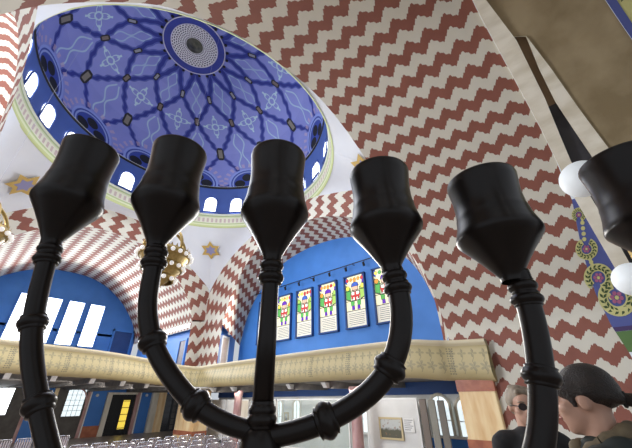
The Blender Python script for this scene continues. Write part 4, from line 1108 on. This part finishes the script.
        for s in (-1,1):
            bm = bmesh.new(); tube(bm, [hd(s*.033+.024*math.cos(2*PI*j/20), -.110, .004+.019*math.sin(2*PI*j/20)) for j in range(21)], .0032, 8); from_bm('rim', bm, M_frame, g)
            bm = bmesh.new(); bm.faces.new([bm.verts.new(hd(s*.033+.023*math.cos(2*PI*j/20), -.110, .004+.018*math.sin(2*PI*j/20))) for j in range(20)]); r_ = bmesh.ops.extrude_face_region(bm, geom=list(bm.faces)); bmesh.ops.translate(bm, vec=Rm @ Vector((0,-.002,0)), verts=[v for v in r_['geom'] if isinstance(v, bmesh.types.BMVert)]); from_bm('lens', bm, M_lens, g)
            bm = bmesh.new(); tube(bm, [hd(s*.056,-.108,.008), hd(s*.075,-.04,.008), hd(s*.079,.02,.002)], .0028, 8); from_bm('temple', bm, M_frame, g)
        bm = bmesh.new(); tube(bm, [hd(-.010,-.112,.006), hd(0,-.114,.009), hd(.010,-.112,.006)], .003, 8); from_bm('bridge', bm, M_frame, g)
    for c in root.children: pass
    root.scale = (k, k, k)
    return root
person((-1.50,-11.40,.45), (.12,1.0), 1.745, 'dark-haired person with ponytail and olive scarf, seen in profile', M_hair, M_jacket, 'woman', math.radians(6))
person((-.52,-10.93,.45), (-.85,-.5), 1.70, 'grey-haired person in glasses and black top, half behind the dark arm', M_hairgrey, M_black, 'man', math.radians(4))

# ------------------------------------------------------------------ camera
cam = bpy.data.cameras.new('camera'); co = bpy.data.objects.new('camera', cam); C.objects.link(co)
pt, ro, yw = map(math.radians, (29.34, -.64, 48.25))
fw = Vector((math.sin(yw)*math.cos(pt), math.cos(yw)*math.cos(pt), math.sin(pt))); rt = Vector((math.cos(yw), -math.sin(yw), 0)); up = rt.cross(fw)
Rr = rt*math.cos(ro)+up*math.sin(ro); Uu = up*math.cos(ro)-rt*math.sin(ro)
co.matrix_world = Matrix(((Rr.x, Uu.x, -fw.x, -3.345), (Rr.y, Uu.y, -fw.y, -11.55), (Rr.z, Uu.z, -fw.z, 2.1), (0,0,0,1)))
cam.sensor_fit = 'HORIZONTAL'; cam.sensor_width = 36; cam.lens = 309.85/632*36; cam.clip_start = .02; cam.clip_end = 200
SC.camera = co

# ------------------------------------------------------------------ light
w = bpy.data.worlds.new('World'); SC.world = w; w.use_nodes = True
bg = w.node_tree.nodes['Background']; bg.inputs[0].default_value = (.86,.92,1,1); bg.inputs[1].default_value = .6
def area(name, loc, aim, sx, sy, power, col=(1,1,1)):
    l = bpy.data.lights.new(name, 'AREA'); l.shape = 'RECTANGLE'; l.size = sx; l.size_y = sy; l.energy = power; l.color = col
    o = bpy.data.objects.new(name, l); C.objects.link(o); o.location = loc
    o.rotation_euler = (Vector(aim)-Vector(loc)).to_track_quat('-Z', 'Y').to_euler(); return o
area('daylight_far_windows', (1.0,15.4,6.9), (1,4,3.5), 5, 2.8, 850, (.95,.98,1))
area('daylight_stained_windows', (8.35,-.3,6.2), (0,-.3,3.0), 10, 2.4, 800, (1,.97,.9))
area('daylight_left_windows', (-10.6,0,6.5), (5,-8,4.5), 7, 3, 2600, (.97,.99,1))
area('daylight_drum_windows', (.9,.03,12.9), (.9,.03,0), 7, 7, 500, (.95,.98,1))
area('lamps_under_right_gallery', (6.95,-.5,2.36), (8.6,-.5,1.2), 11, .25, 55, (1,.96,.9))
area('lamps_under_far_gallery', (2.0,8.3,2.6), (2.0,14,1.2), 9, .25, 110, (1,.96,.9))
vs = SC.view_settings; vs.view_transform = 'Standard'; vs.look = 'None'; vs.exposure = .08; vs.gamma = 1
